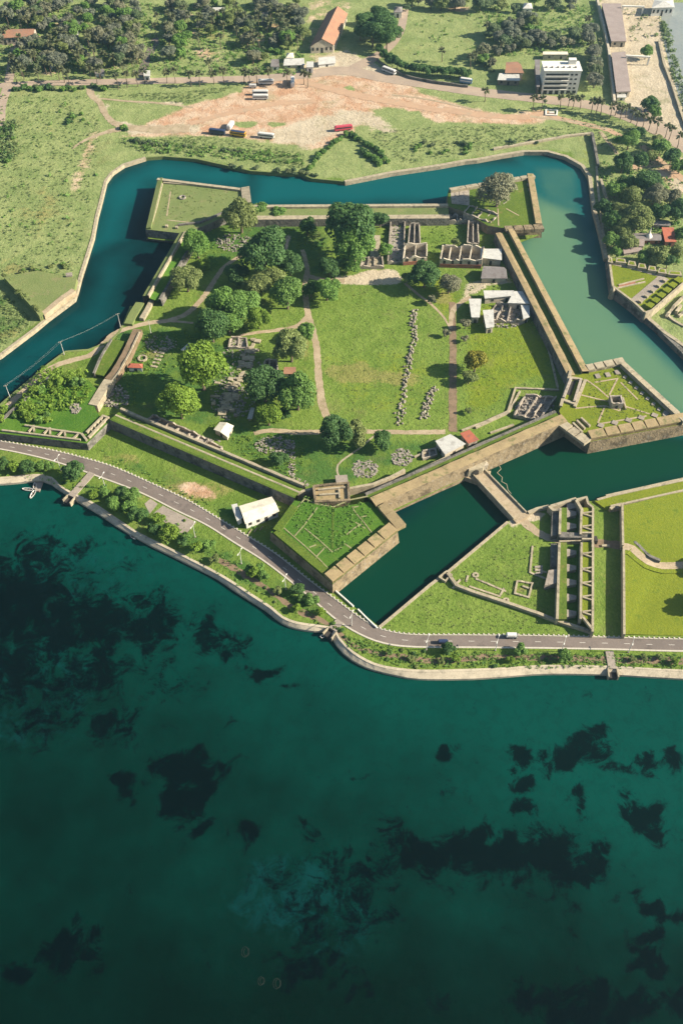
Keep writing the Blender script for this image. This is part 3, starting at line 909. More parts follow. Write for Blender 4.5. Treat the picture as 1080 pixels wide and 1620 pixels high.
# ---- footpaths inside and outside the fort
PATHS = [
    ('sand', [(-60, 690), (0, 652), (40, 617), (85, 580), (140, 563), (160, 548), (185, 526), (230, 512), (270, 506), (298, 494), (325, 466), (350, 428), (372, 410), (392, 402)], [3.0, 3.4, 3.2, 3.0, 2.4]),
    ('sand', [(256, 508), (285, 509), (306, 511)], [1.6, 1.4]),
    ('sand', [(478, 395), (486, 425), (483, 450), (486, 490), (500, 545), (504, 600), (510, 640), (519, 662)], [2.4, 3.0, 3.4, 3.4, 3.8]),
    ('sand', [(486, 500), (470, 516), (440, 522), (400, 527), (372, 533)], [2.6, 2.8, 2.4, 1.5]),
    ('sand', [(486, 436), (510, 442), (545, 444)], [3.0, 3.6]),
    ('sand', [(402, 686), (430, 681), (470, 684), (530, 683), (600, 683), (650, 684), (704, 683)], [2.4, 3.2, 2.6, 2.6, 3.0]),
    ('brownpath', [(715, 478), (716, 520), (716, 600), (716, 683)], [3.2, 3.6, 3.8]),
    ('sand', [(640, 448), (660, 465), (680, 480), (700, 500), (712, 520)], [1.6, 1.4, 1.0]),
    ('sand', [(745, 470), (730, 478), (716, 492), (712, 520)], [2.4, 3.0, 1.6]),
    ('palecap', [(598, 684), (570, 708), (535, 735), (537, 757)], [.9, .9]),
    ('sand', [(818, 814), (838, 834), (865, 850), (882, 854)], [4.4, 3.6, 3.2]),
    ('brownpath', [(939, 859), (962, 861), (986, 863)], [4.2, 4.2]),
    ('redpath', [(832, 186), (862, 178), (880, 186), (930, 198), (962, 206), (985, 218)], [3, 5, 5, 4]),
    ('sand', [(948, 208), (962, 225), (976, 244)], [2.6, 2.4]),
    ('redpath', [(1015, 230), (1045, 256), (1080, 285), (1120, 320)], [5, 5]),
    ('sand', [(838, 184), (900, 192), (960, 204)], [2.5, 2.5]),
    ('redpath', [(700, 172), (760, 182), (832, 186)], [7, 6]),
    ('sand', [(620, 150), (680, 158), (760, 176)], [2.0, 1.6]),
    ('sand', [(142, 140), (146, 152), (158, 162), (168, 182), (188, 198), (230, 204), (300, 204)], [5, 4, 4, 6, 9, 9]),
    ('sand', [(160, 156), (200, 160), (250, 163), (305, 170)], [2.0, 2.2, 1.6]),
    ('sand', [(190, 204), (160, 212), (135, 222), (115, 235)], [6, 3.0, 1.6]),
    ('redpath', [(300, 196), (360, 180), (430, 165), (500, 160)], [4, 6, 5]),
    ('redpath', [(470, 128), (520, 140), (560, 150), (640, 165), (700, 176)], [6, 8, 6]),
    ('sand', [(1065, 247), (1085, 256), (1050, 262), (1020, 264)], [2.0, 1.8]),
]
for k, (m, px, w) in enumerate(PATHS):
    tag(MB().ribbon(PL(px, G), w, G + .022 + .004 * k, .16, 1.5).build('footpath', M[m]), kind='structure')
# far roads
FAR = [('farroad', [(-60, 140), (40, 133), (150, 130), (300, 127), (420, 124), (480, 118), (545, 112), (600, 122), (680, 134), (760, 146), (850, 156), (930, 166), (990, 184), (1040, 208), (1100, 245)], [7, 8, 9, 12, 12, 11, 10]),
       ('farroad', [(0, 205), (2, 170), (12, 138), (18, 110), (22, 85), (28, 55)], [7, 6, 6]),
       ('asphalt', [(224, 122), (230, 100), (240, 78), (248, 60)], [6, 6]),
       ('farroad', [(560, 108), (590, 92), (620, 70), (634, 45), (640, 15)], [10, 6, 6]),
       ('farroad', [(965, 170), (1010, 180), (1048, 205), (1090, 232)], [12, 16])]
for k, (m, px, w) in enumerate(FAR):
    tag(MB().ribbon(PL(px, G), w, G + .10 + .004 * k, .05, 4).build('far_road', M[m]), kind='structure')
bank('moat_edging', 'low overgrown bank beside the sandy track on the left moat', [(208, 484), (196, 512), (188, 526), (172, 541), (140, 553), (104, 556), (78, 575), (40, 607), (0, 641), (-150, 700)], -1, G + .15, 1.2, M['lawn_pale'])

# ================================================================== THE FORT
CEN = xy(P(540, 540, G))


def toward(p0, p1, ref):
    d = (p1 - p0).normalized()
    m = Vector((-d.y, d.x))
    return m if m.dot(ref - (p0 + p1) / 2) > 0 else -m


def curtain(label, a, b_, z, prof, group='curtain walls of the fort'):
    """outer top edge a-b (photo pixels on level z); prof: list of (part name, material, [(inward offset, z)...])"""
    p0, p1 = xy(P(*a, z)), xy(P(*b_, z))
    r = empty('curtain_wall', (*((p0 + p1) / 2), 0), label, 'rampart', group)
    m = toward(p0, p1, CEN)
    n = max(2, int((p1 - p0).length / 5))
    d = (p1 - p0) / n
    flip = (d.x * m.y - d.y * m.x) < 0
    for nm, mat, pr in prof:
        bb = MB()
        vs = []
        for i in range(n + 1):
            q = p0 + d * i
            for k, (o, zz) in enumerate(pr):
                j = random.uniform(-.12, .12) if 0 < k < len(pr) - 1 else 0
                e = q + m * (o + j)
                vs.append((e.x, e.y, zz + j * .7))
        K = len(pr)
        fs = []
        for i in range(n):
            for k in range(K - 1):
                f = (i * K + k, (i + 1) * K + k, (i + 1) * K + k + 1, i * K + k + 1)
                fs.append(f[::-1] if flip else f)
        bb.add(vs, fs)
        if pr[0][1] < 1.5:
            for e in (0, n * K):
                f = tuple(range(e, e + K))
                bb.add([vs[i] for i in f], [tuple(range(K)) if (e == 0) ^ flip else tuple(range(K))[::-1]])
        bb.build(nm, mat, r)
    return r


def merlons(b_root, p0, p1, th, z0, zin, zout, ts, gap, m_, name='merlon', ref=None, flare=1.9, material=None):
    """parapet pieces between embrasures; p0,p1 outer edge"""
    m = toward(p0, p1, ref or CEN)
    L = (p1 - p0).length
    d = (p1 - p0).normalized()
    cuts = [0] + [t for t in ts for _ in (0, 1)] + [1]
    ed = []
    for i in range(0, len(cuts), 2):
        ed.append((cuts[i], cuts[i + 1]))
    if ts:
        merlons(b_root, p0 + d * .05, p1 - d * .05, th - .05, z0, zout - .55, zout - .6, [], gap, m_, 'parapet_base', ref, flare, material)
    for i, (t0, t1) in enumerate(ed):
        a0 = p0 + d * (L * t0 + (gap * flare / 2 if i else 0)); a1 = p0 + d * (L * t1 - (gap * flare / 2 if i < len(ed) - 1 else 0))
        i0 = p0 + d * (L * t0 + (gap / 2 if i else 0)) + m * th; i1 = p0 + d * (L * t1 - (gap / 2 if i < len(ed) - 1 else 0)) + m * th
        vs = [(*a0, z0), (*a1, z0), (*i1, z0), (*i0, z0), (*a0, zout), (*a1, zout), (*i1, zin), (*i0, zin)]
        MBm = MB().add(vs, [(0, 3, 2, 1), (4, 5, 6, 7), (0, 1, 5, 4), (1, 2, 6, 5), (2, 3, 7, 6), (3, 0, 4, 7)])
        if (a1 - a0).cross(i0 - a0) if False else ((a1 - a0).x * (i0 - a0).y - (a1 - a0).y * (i0 - a0).x) < 0:
            MBm.f = [f[::-1] for f in MBm.f]
        MBm.build(name, material or M['cap'], b_root)


def bastion(label, px, z, zf, batter, stone, grass, base=-1.0):
    """px: outline of the wall top; zf: level of the grass terrace inside"""
    poly = [xy(p) for p in PL(px, z)]
    c = sum(poly, Vector((0, 0))) / len(poly)
    r = empty('bastion', (c.x, c.y, 0), label, 'bastion', 'bastions of the fort')
    MB().prism(offset_poly(poly, batter), base, zf, offset_poly(poly, batter * (1 - (zf - 0) / z)), cap=False).build('wall', stone, r)
    MB().poly_top([Vector((*p, zf)) for p in offset_poly(poly, batter * (1 - (zf - 0) / z) - .02)]).build('terrace', grass, r)
    # foot course at the water
    b = MB(); o, i = offset_poly(poly, batter + .55), offset_poly(poly, batter - .4)
    n = len(poly)
    b.prism(o, -1.0 if base < 0 else base, .45 if base < 0 else G + .25, i)
    b.build('plinth', M['palecap'], r)
    return r, poly


def lines(r, px_lists, z, w, h, m, name='low_wall'):
    for px in px_lists:
        MB().wall(PL(px, z), w, z - .15, z + h, .05, 4).build(name, m, r)


# ---- lower bastion (pointing at the viewer)
r, po = bastion('lower bastion pointing at the road, grassy inside with a brick parapet on its right', [(429, 838), (526, 919), (628, 837), (597, 801), (583, 790), (531, 800), (466, 788)], 9.0, 7.3, 1.1, M['stone'], M['lawn_lush'])
merlons(r, po[1], po[2], 4.6, 7.2, 9.3, 8.9, [.16, .32, .48, .64, .80], .9, 1, flare=.45)
merlons(r, po[2], po[3], 4.4, 7.2, 9.3, 8.9, [.62], .1, 1)
inn = offset_poly(po, -1.75)
MB().wall([inn[0], inn[1].lerp(inn[0], .02)], 3.4, 7.0, 8.2, .25, 3).build('parapet', M['lawn'], r)
MB().wall([inn[6].lerp(inn[0], .1), inn[0]], 3.4, 7.0, 8.2, .25, 3).build('parapet', M['lawn'], r)
lines(r, [[(482, 789), (463, 812), (447, 833), (452, 838)], [(452, 838), (480, 862), (505, 885), (517, 897), (523, 915)], [(502, 803), (489, 820), (481, 831), (466, 848)],
          [(482, 836), (503, 853), (525, 873), (540, 866)], [(571, 829), (560, 836), (548, 846)], [(557, 802), (562, 811), (575, 826), (588, 843)], [(514, 866), (502, 879), (497, 890)]], 7.3, .5, .18, M['edge'])
lines(r, [[(482, 789), (500, 797), (527, 802), (552, 791), (582, 785)], [(557, 803), (567, 801)], [(570, 818), (580, 816)], [(562, 826), (577, 836)], [(545, 860), (556, 868)], [(489, 866), (500, 862)]], 7.3, .6, .10, M['edge'], 'path')
MB().wall(PL([(527, 802), (526, 868)], 7.3), .9, 7.2, 7.42, 0, 5).build('path', M['lawn'], r)

# ---- right bastion
r, po = bastion('right bastion at the frame edge, with lawn paths and a row of embrasures', [(935, 693), (1088, 664), (989, 573), (931, 585), (905, 590), (886, 646), (895, 664)], 9.0, 7.0, 1.2, M['stone'], M['lawn_gold'])
merlons(r, po[0], po[1], 4.4, 6.9, 9.4, 8.9, [.16, .30, .44, .57, .70], .9, 1, flare=.45)
merlons(r, po[1], po[2], 3.0, 6.9, 9.2, 9.0, [.12, .27, .42, .56, .70, .84], .25, 1, material=M['palecap'])
merlons(r, po[2], po[3], 3.6, 6.9, 9.2, 8.9, [.27, .54, .80], .5, 1, material=M['palecap'])
merlons(r, po[6], po[0], 4.6, 6.9, 8.4, 8.4, [.3, .6], .5, 1, material=M['palecap'])
lines(r, [[(927, 601), (945, 614), (962, 629)], [(919, 625), (940, 630), (961, 635)], [(909, 646), (930, 644), (957, 642), (979, 650)], [(956, 643), (945, 669)], [(940, 605), (976, 599), (963, 625)],
          [(981, 605), (1008, 632)], [(985, 642), (1027, 655)], [(945, 671), (1022, 658)], [(979, 650), (987, 634)]], 7.0, .8, .10, M['sand'], 'path')
lines(r, [[(925, 602), (908, 645)], [(886, 644), (902, 588)], [(887, 633), (910, 641)], [(898, 598), (919, 602)]], 7.0, 1.4, .9, M['palecap'])
lines(r, [[(918, 602), (907, 638)], [(902, 601), (890, 632)]], 7.0, 1.2, 1.6, M['ruin'])
MB().prism([xy(p) for p in PL([(895, 604), (911, 602), (902, 626), (891, 622)], 7.05)], 7.0, 7.1).build('pit', M['dark'], r)
lines(r, [[(918, 663), (932, 676)], [(911, 667), (924, 680)], [(905, 671), (920, 686)]], 7.0, .9, 1.2, M['palecap'])
for x in (948, 970, 992, 1012, 1033, 1051): lines(r, [[(x, 676 - (x - 948) * .19), (x + 3, 671 - (x - 948) * .19)]], 7.0, 2.6, .4, M['slab'], 'gun_platform')
for x, y in ((941, 596), (957, 594), (972, 590)): lines(r, [[(x, y), (x + 7, y - 1)]], 7.0, 2.8, .5, M['slab'], 'gun_platform')
for k in range(8): lines(r, [[(985 + k * 9, 596 + k * 8.5), (990 + k * 9, 598 + k * 8.5)]], 7.0, 2.0, .4, M['rubble'], 'gun_platform')
# small watch house on the bastion
c = P(972, 640, 7.0)
h = empty('watch_house', (c.x, c.y, 7.0), 'small square stone watch house on the right bastion lawn', 'hut')
MB().wall([(c.x - 2.4, c.y - 2.4), (c.x + 2.4, c.y - 2.4), (c.x + 2.4, c.y + 2.4), (c.x - 2.4, c.y + 2.4)], .7, 7, 10.6, .5, 1.2, True).build('wall', M['ruin'], h)
MB().box((c.x, c.y - 2.80, 7.0), (1.1, .1, 2.0)).build('door', M['dark'], h)
MB().wall([(c.x + 4.2, c.y - 3.6), (c.x + 4.2, c.y + 3.4), (c.x + 2, c.y + 3.4)], .6, 7, 8.2, .2, 1.5).build('wall', M['palecap'], h)

# ---- top right bastion
r, po = bastion('top right bastion with a broad tree and a brick parapet below', [(857, 354), (843, 275), (710, 297), (708, 322), (735, 331), (772, 353), (797, 357)], 8.5, 7.0, 1.0, M['stone'], M['lawn'])
merlons(r, po[6], po[0], 5.5, 6.9, 9.0, 8.4, [.22, .48, .74], .5, 1, material=M['stone'])
merlons(r, po[0], po[1], 3.6, 6.9, 8.8, 8.6, [], .2, 1)
merlons(r, po[1], po[2], 3.2, 6.9, 8.7, 8.4, [.17, .42, .55, .67, .82], .4, 1, material=M['palecap'])
for k in range(7): lines(r, [[(833 + k * 2.2, 293 + k * 8), (838 + k * 2.2, 293 + k * 8)]], 7.0, 2.2, .5, M['slab'], 'gun_platform')
MB().prism([xy(p) for p in PL([(712, 300), (742, 298), (742, 325), (714, 322)], 7.04)], 6.9, 7.05).build('paving', M['ruin'], r)
lines(r, [[(787, 330), (788, 357)], [(800, 330), (820, 341)]], 7.0, .7, .1, M['sand'], 'path')
for k in range(3): lines(r, [[(720 + k * 7, 303), (719 + k * 7.4, 323)]], 7.0, .5, .25, M['ruin'])

# ---- top left bastion
r, po = bastion('top left bastion, flat pale lawn with a straight coping', [(250, 281), (231, 360), (285, 366), (316, 357), (362, 337), (384, 322), (381, 297)], 7.5, 6.4, 1.0, M['stone_grey'], M['lawn_pale'])
merlons(r, po[0], po[1], 2.8, 6.3, 7.7, 7.2, [], .3, 1, material=M['lawn_pale'])
merlons(r, po[6], po[0], 2.4, 6.3, 7.6, 7.4, [], .3, 1, material=M['palecap'])
merlons(r, po[5], po[6], 5.0, 6.3, 8.2, 7.6, [], .3, 1, material=M['palecap'])
lines(r, [[(257, 291), (249, 325), (241, 352)], [(259, 290), (300, 293), (366, 300)]], 6.4, .9, .7, M['palecap'])
lines(r, [[(270, 303), (264, 342)], [(264, 348), (300, 352)]], 6.4, .7, .10, M['sand'], 'path')
lines(r, [[(282, 357), (318, 353), (356, 336)]], 6.4, 1.2, 1.0, M['stone_grey'])
for x, y in ((262, 359), (278, 361)): lines(r, [[(x, y), (x + 4, y)]], 6.4, 1.8, 1.1, M['palecap'], 'stone_block')
c = P(289, 313, 6.4)
h = tag(MB().wall([(c.x + 1.7 * math.cos(a), c.y + 1.7 * math.sin(a)) for a in np.linspace(0, 2 * math.pi, 12)], .7, 6.3, 7.3, .3).build('stone_well', M['rubble'], None), 'round stone well on the top left bastion lawn', 'well')

# ---- left bastion (overgrown)
r, po = bastion('left bastion cut by the frame, overgrown with bright bushes behind a ladder parapet', [(-90, 672), (0, 683), (70, 691), (137, 699), (173, 664), (156, 655), (147, 637), (158, 618), (140, 600), (118, 592), (85, 590), (45, 624), (0, 664)], 7.0, 6.0, .6, M['stone_grey'], M['lawn_lush'], base=G - 1)
lines(r, [[(4, 682), (70, 690), (128, 697)], [(40, 674), (85, 681), (128, 687)]], 6.0, .8, .9, M['palecap'], 'parapet_wall')
for x0, y0, x1, y1 in ((46, 684, 56, 675), (70, 687, 80, 678), (92, 690, 102, 682), (116, 695, 126, 687), (80, 678, 80, 688), (103, 682, 104, 691), (54, 674, 55, 684)):
    lines(r, [[(x0, y0), (x1, y1)]], 6.0, .8, .8, M['palecap'], 'cross_wall')
lines(r, [[(130, 688), (138, 698)], [(141, 694), (170, 664)], [(138, 686), (164, 660), (173, 663)]], 6.0, 1.0, 1.2, M['palecap'], 'parapet_wall')
for t_ in (.2, .4, .6, .8): lines(r, [[(138 + 26 * t_, 686 - 26 * t_), (144 + 27 * t_, 691 - 26 * t_ * 1.05)]], 6.0, .5, 1.0, M['palecap'], 'cross_wall')
MB().wall(PL([(0, 668), (45, 628), (84, 592)], 6.0), 1.6, G, 6.6, .5, 3).build('parapet_wall', M['stone_grey'], r)

# ---- curtains
CW = lambda st, cap, h, hp, walk, wi: [
    ('wall', st, [(-1.2, -1.0), (-.9, 1.2), (0, h)]),
    ('parapet', cap, [(0, h), (hp * .5, h + .2), (hp, h + .35), (hp + .05, h - 1.5)]),
    ('walkway', walk, [(hp + .05, h - 1.5), (hp + wi * .5, h - 1.45), (hp + wi, h - 1.5)]),
    ('inner_wall', M['stone_grey'], [(hp + wi, h - 1.5), (hp + wi + .05, h - 1.0), (hp + wi + 1.2, h - 1.0), (hp + wi + 1.6, G - .2)])]
curtain('lower right curtain wall with the gate, broad tan walk on top', (594, 800), (897, 666), 8.8, CW(M['stone'], M['cap'], 8.8, 4.6, M['lawn'], 3.2))
curtain('long right curtain wall with two pale walks and a shaded trench', (931, 587), (812, 362), 8.8, CW(M['stone'], M['cap'], 8.8, 3.3, M['lawn'], 3.2)[:3] + [
    ('walkway', M['cap'], [(6.5, 7.3), (8.0, 7.5), (10.2, 7.4)]), ('inner_wall', M['stone_grey'], [(10.2, 7.4), (10.9, G - .2)])])
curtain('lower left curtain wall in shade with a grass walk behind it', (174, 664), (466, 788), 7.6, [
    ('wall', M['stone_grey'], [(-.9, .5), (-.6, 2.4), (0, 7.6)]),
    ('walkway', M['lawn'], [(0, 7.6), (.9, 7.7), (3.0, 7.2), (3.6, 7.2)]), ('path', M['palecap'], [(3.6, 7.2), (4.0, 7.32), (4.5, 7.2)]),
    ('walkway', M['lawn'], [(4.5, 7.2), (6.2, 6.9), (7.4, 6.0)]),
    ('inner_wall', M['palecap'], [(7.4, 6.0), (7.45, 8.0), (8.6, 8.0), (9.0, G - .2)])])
curtain('top curtain wall along the far moat between the two upper bastions', (708, 322), (398, 324), 7.5, [
    ('wall', M['stone'], [(-1.0, -1), (0, 7.5)]), ('parapet', M['palecap'], [(0, 7.5), (2.6, 7.7), (2.7, 6.5)]), ('walkway', M['lawn_pale'], [(2.7, 6.5), (6.5, 6.4), (9.0, 6.3)]),
    ('path', M['palecap'], [(9.0, 6.3), (10.5, 6.5), (13.0, 6.4)]), ('inner_wall', M['stone_grey'], [(13.0, 6.4), (13.6, G - .2)])])
curtain('upper left curtain wall, narrow and grassy with a pale coping', (285, 367), (226, 468), 7.0, [
    ('wall', M['stone_grey'], [(-.9, -1), (0, 7.0)]), ('parapet', M['lawn_pale'], [(0, 7.0), (2.2, 7.3)]), ('coping', M['palecap'], [(2.2, 7.3), (2.6, 7.9), (3.5, 7.9), (3.6, 6.0)]),
    ('walkway', M['lawn_lush'], [(3.6, 6.0), (6.6, 5.2), (8.4, 5.2)]), ('inner_wall', M['stone_grey'], [(8.4, 5.2), (8.5, 6.4), (9.7, 6.3), (10.2, G - .2)])])
for lab, px, w, z1, m in (('earth rampart strip with brown top along the inner left', [(218, 520), (200, 560), (182, 590), (172, 600)], 4.6, 5.4, 'brownpath'),
                          ('pale rampart stub ending in a rounded corner, inner left', [(172, 600), (158, 622), (147, 640)], 4.4, 6.6, 'palecap'),
                          ('ruined outer rampart bank, grassy, beside the sandy track', [(188, 538), (172, 566), (154, 592)], 6.5, 4.2, 'lawn'),
                          ('low pale stub of wall at the broken upper left curtain', [(240, 474), (232, 490), (224, 503)], 2.4, 4.0, 'palecap'),
                          ('low grassy stub of rampart by the moat corner', [(222, 478), (210, 497), (203, 512)], 4.4, 3.4, 'lawn_pale'),
                          ('thin grey wall beside the sandy track on the left', [(176, 536), (160, 562), (148, 590)], 1.0, 5.2, 'stone_grey'),
                          ('thin pale edge wall of the brown rampart strip', [(221, 524), (206, 556), (188, 588), (176, 603)], .8, 5.9, 'palecap')):
    tag(MB().wall(PL(px, z1), w, G - .3, z1, .25, 3).build('rampart_stub', M[m]), lab, 'rampart')
# magazine block behind the lower bastion, and the inner wall beside it
c = P(523, 781, 7)
r = empty('powder_magazine', (c.x, c.y, 0), 'roofless rectangular stone magazine behind the lower bastion', 'ruin')
MB().wall(PL([(496, 768), (551, 763), (552, 790), (499, 793)], 8.2), 1.0, G, 8.2, .2, 3, True).build('wall', M['stone'], r)
MB().prism([xy(p) for p in PL([(498, 770), (550, 765), (551, 789), (500, 792)], 7.2)], G, 7.2).build('floor', M['cap'], r)
lines(r, [[(503, 776), (546, 772)], [(505, 784), (536, 782)], [(536, 775), (537, 789)]], 7.2, .7, .8, M['palecap'])
MB().prism([xy(p) for p in PL([(530, 752), (549, 751), (551, 765), (532, 766)], 5)], G, 5).build('ramp', M['slab'], r)
for lab, px in (('pale inner wall left of the roofless magazine', [(470, 778), (496, 772)]), ('pale inner wall right of the roofless magazine', [(552, 772), (590, 765), (618, 754), (640, 742)]),
                ('thin inner parapet behind the tan walk, left of the gate', [(625, 760), (670, 740), (712, 720)])):
    tag(MB().wall(PL(px, 6.4), 1.2, G, 6.4, .25, 3).build('inner_wall', M['palecap']), lab, 'wall')

# ---- gate and causeway
A, B_ = P(748, 738, 3.0), P(822, 816, 3.0)
r = empty('causeway', ((A.x + B_.x) / 2, (A.y + B_.y) / 2, 0), 'pale stone causeway crossing the moat from the fort gate', 'bridge')
d = xy(B_ - A).normalized(); m = Vector((-d.y, d.x))
b = MB().prism([xy(A) + m * 3.2, xy(B_) + m * 3.6 + d * 2, xy(B_) - m * 3.6 + d * 2, xy(A) - m * 3.2], -1, 2.9); b.build('deck', M['sand'], r)
for s in (1, -1): MB().wall([xy(A) + m * 3.0 * s, xy(B_) + m * 3.3 * s], .55, 0, 3.7, .1, 3).build('parapet', M['palecap'], r)
MB().prism([xy(p) for p in PL([(729, 750), (776, 745), (772, 754), (756, 762), (730, 753)], 2.5)], -1, 2.6).build('landing', M['sand'], r)
c = P(750, 742, 2.6)
r = empty('gatehouse', (c.x, c.y, 0), 'arched stone gatehouse where the causeway meets the fort wall', 'gate')
q = [xy(p) for p in PL([(741, 745), (764, 740), (770, 728), (744, 722)], 6.5)]
ang = math.atan2((q[1] - q[0]).y, (q[1] - q[0]).x)
MB().prism(q, 0, 6.6).build('wall', M['palecap'], r)
e = (q[0] + q[1]) / 2
nrm = Vector((math.sin(ang), -math.cos(ang)))
b = MB()
aw = [Vector((e.x, e.y)) + Vector((math.cos(ang), math.sin(ang))) * x for x in (-1.5, 1.5)]
arc = [(-1.5, 2.6)] + [(1.5 * -math.cos(a), 4.6 + 1.5 * math.sin(a)) for a in np.linspace(0, math.pi, 9)] + [(1.5, 2.6)]
vs = []
for o in (.25, -.1):
    vs += [(*(e + Vector((math.cos(ang), math.sin(ang))) * x + nrm * o), z) for x, z in arc]
K = len(arc)
b.add(vs, [tuple(range(K)), *[(i, K + i, K + (i + 1) % K, (i + 1) % K) for i in range(K)]])
b.build('arch', M['dark'], r)
for x, y in ((741, 748), (766, 743)):
    p = P(x, y, 2.6); MB().box((p.x, p.y, 0), (1.7, 1.7, 6.0), ang).box((p.x, p.y, 6.0), (2.1, 2.1, .5), ang).build('pier', M['cream'], r)
for px in ([(768, 742), (772, 722)], [(739, 750), (735, 738)]):
    MB().wall(PL(px, 3.8), .7, 0, 5.0, .2, 2).build('wing_wall', M['cream'], r)
b = MB().wall(PL([(776, 735), (789, 736), (792, 742), (786, 748), (794, 755), (793, 762), (801, 766), (803, 775), (808, 781)], 0.05), .22, -.3, .10, .05, 1)
tag(b.build('float_boom', M['palecap']), 'pale floating line curling in the water beside the causeway', 'boom')

# ================================================================== OUTWORK BELOW THE GATE (ravelin)
c = P(905, 900, 4)
r = empty('ravelin_rampart', (c.x, c.y, 0), 'twin walled rampart of the lower outwork with ladder parapet and covered passage', 'rampart')
ZR = 6.0
def seg(px, th, z0, z1, nm, m, jit=.1): return MB().wall(PL(px, z1), th, z0, z1, jit, 3).build(nm, m, r)
for ya, yb in ((803, 845), (858, 979)):
    t0, t1 = (ya - 803) / 176, (yb - 803) / 176
    # west wall
    seg([(886 - 5 * t0, ya), (886 - 5 * t1, yb)], 1.0, G - .5, ZR, 'wall', M['palecap'])
    MB().prism([xy(p) for p in PL([(887 - 4 * t0, ya), (896, ya), (896, yb), (887 - 4 * t1, yb)], 5.0)], G - .5, 5.0).build('terrace', M['lawn'], r)
    MB().prism([xy(p) for p in PL([(896, ya), (919, ya), (919, yb), (896, yb)], 2.6)], G - .5, 2.6).build('trench_floor', M['lawn_lush'], r)
    # east wall with ladder parapet
    seg([(919.5, ya), (918, yb)], .9, G - .5, 6.6, 'parapet_wall', M['palecap'])
    seg([(937.5, ya), (937, min(yb + 20, 1000))], .9, G - .5, 6.4, 'parapet_wall', M['palecap'])
    MB().prism([xy(p) for p in PL([(920.5, ya), (937, ya), (937, yb), (919, yb)], 5.6)], G - .5, 5.6).build('terrace', M['lawn_gold'], r)
seg([(911, 791), (920, 806), (919.5, 812)], 1.2, G - .5, 6.6, 'parapet_wall', M['palecap'])
seg([(911, 790), (927, 786), (930, 796), (937, 802)], 1.0, G - 2.5, 6.4, 'parapet_wall', M['palecap'])
for y in (797 + 14, 832, 875, 899, 921, 943, 967):
    seg([(921, y), (937, y - 2)], .55, 5.4, 6.35, 'cross_wall', M['palecap']); seg([(921, y + 1), (937, y + 6)], .55, 5.4, 6.35, 'cross_wall', M['palecap'])
seg([(920, 842), (938, 842)], .7, G, 6.5, 'cross_wall', M['palecap']); seg([(920, 852), (938, 852)], .7, G, 6.5, 'cross_wall', M['palecap'])
seg([(919, 972), (936, 994)], .9, 5.2, 6.4, 'cross_wall', M['palecap'])
for y in (800, 812, 832, 874, 898, 921, 945, 970):
    MB().prism([xy(p) for p in PL([(896, y - 6), (911, y - 3), (911, y + 3), (896, y + 6)], 4.4)], G, 4.4).build('gun_platform', M['slab'], r)
MB().prism([xy(p) for p in PL([(883, 841), (936, 844), (936, 851), (884, 850)], 5.4)], G - .5, 5.4).build('vault', M['stone_grey'], r)
MB().prism([xy(p) for p in PL([(884, 852), (936, 852), (936, 855), (884, 855)], 5.2)], G - .5, 3.2).build('passage', M['sand'], r)
seg([(884, 856), (919, 855)], .7, G - .5, 4.2, 'wall', M['palecap'])
p = P(941, 855, 3); MB().box((p.x, p.y, G), (1.2, 2.6, 2.4)).build('arch', M['dark'], r)
# west foot: sloping grey walls and block
for q, z1 in (([(873, 803), (883, 812), (882, 846), (871, 848)], 4.6), ([(871, 860), (881, 860), (880, 905), (871, 896)], 4.2)):
    MB().prism([xy(p) for p in PL(q, z1)], G - .5, z1).build('lean_to', M['stone_grey'], r)
MB().prism([xy(p) for p in PL([(867, 902), (882, 900), (882, 922), (861, 926)], 5.2)], G - .5, 5.2).build('stair_block', M['slab'], r)
seg([(871, 800), (911, 788)], 1.3, -1, 5.4, 'wall', M['palecap']); seg([(868, 800), (874, 806), (886, 806)], 1.2, G - 1, 5.8, 'wall', M['palecap'])
for px, th, z1, m, lab in (([(708, 906), (722, 925), (745, 934), (800, 952), (850, 969), (878, 980), (910, 990), (937, 999)], 1.3, 3.6, 'palecap', 'long low stone wall closing the green triangle above the road'),
                           ([(835, 810), (850, 804), (868, 800)], 1.4, 3.6, 'palecap', 'pale coping from causeway end to the ladder walled rampart'),
                           ([(984, 797), (985, 862)], .9, 5.8, 'palecap', 'upper run of counterscarp wall shading the grass ditch'),
                           ([(986, 868), (987, 1003)], .9, 5.4, 'palecap', 'lower run of counterscarp wall shading the grass ditch'),
                           ([(944, 790), (965, 784), (1080, 759), (1170, 738)], 1.0, 3.2, 'palecap', 'thin wall along the right moat bank')):
    tag(MB().wall(PL(px, z1), th, G - .5, z1, .12, 3).build('retaining_wall', M[m]), lab, 'wall')
r = empty('sluice', (*xy(P(704, 910)), 0), 'small stone sluice with railing at the moat corner of the triangle', 'sluice')
MB().wall(PL([(694, 912), (706, 903), (714, 908), (704, 918)], 3.4), .6, G - .5, 3.3, .1, 1, True).build('wall', M['palecap'], r)
p = P(708, 912); MB().box((p.x, p.y, G), (2.6, 2.2, .6), .6).build('opening', M['dark'], r)
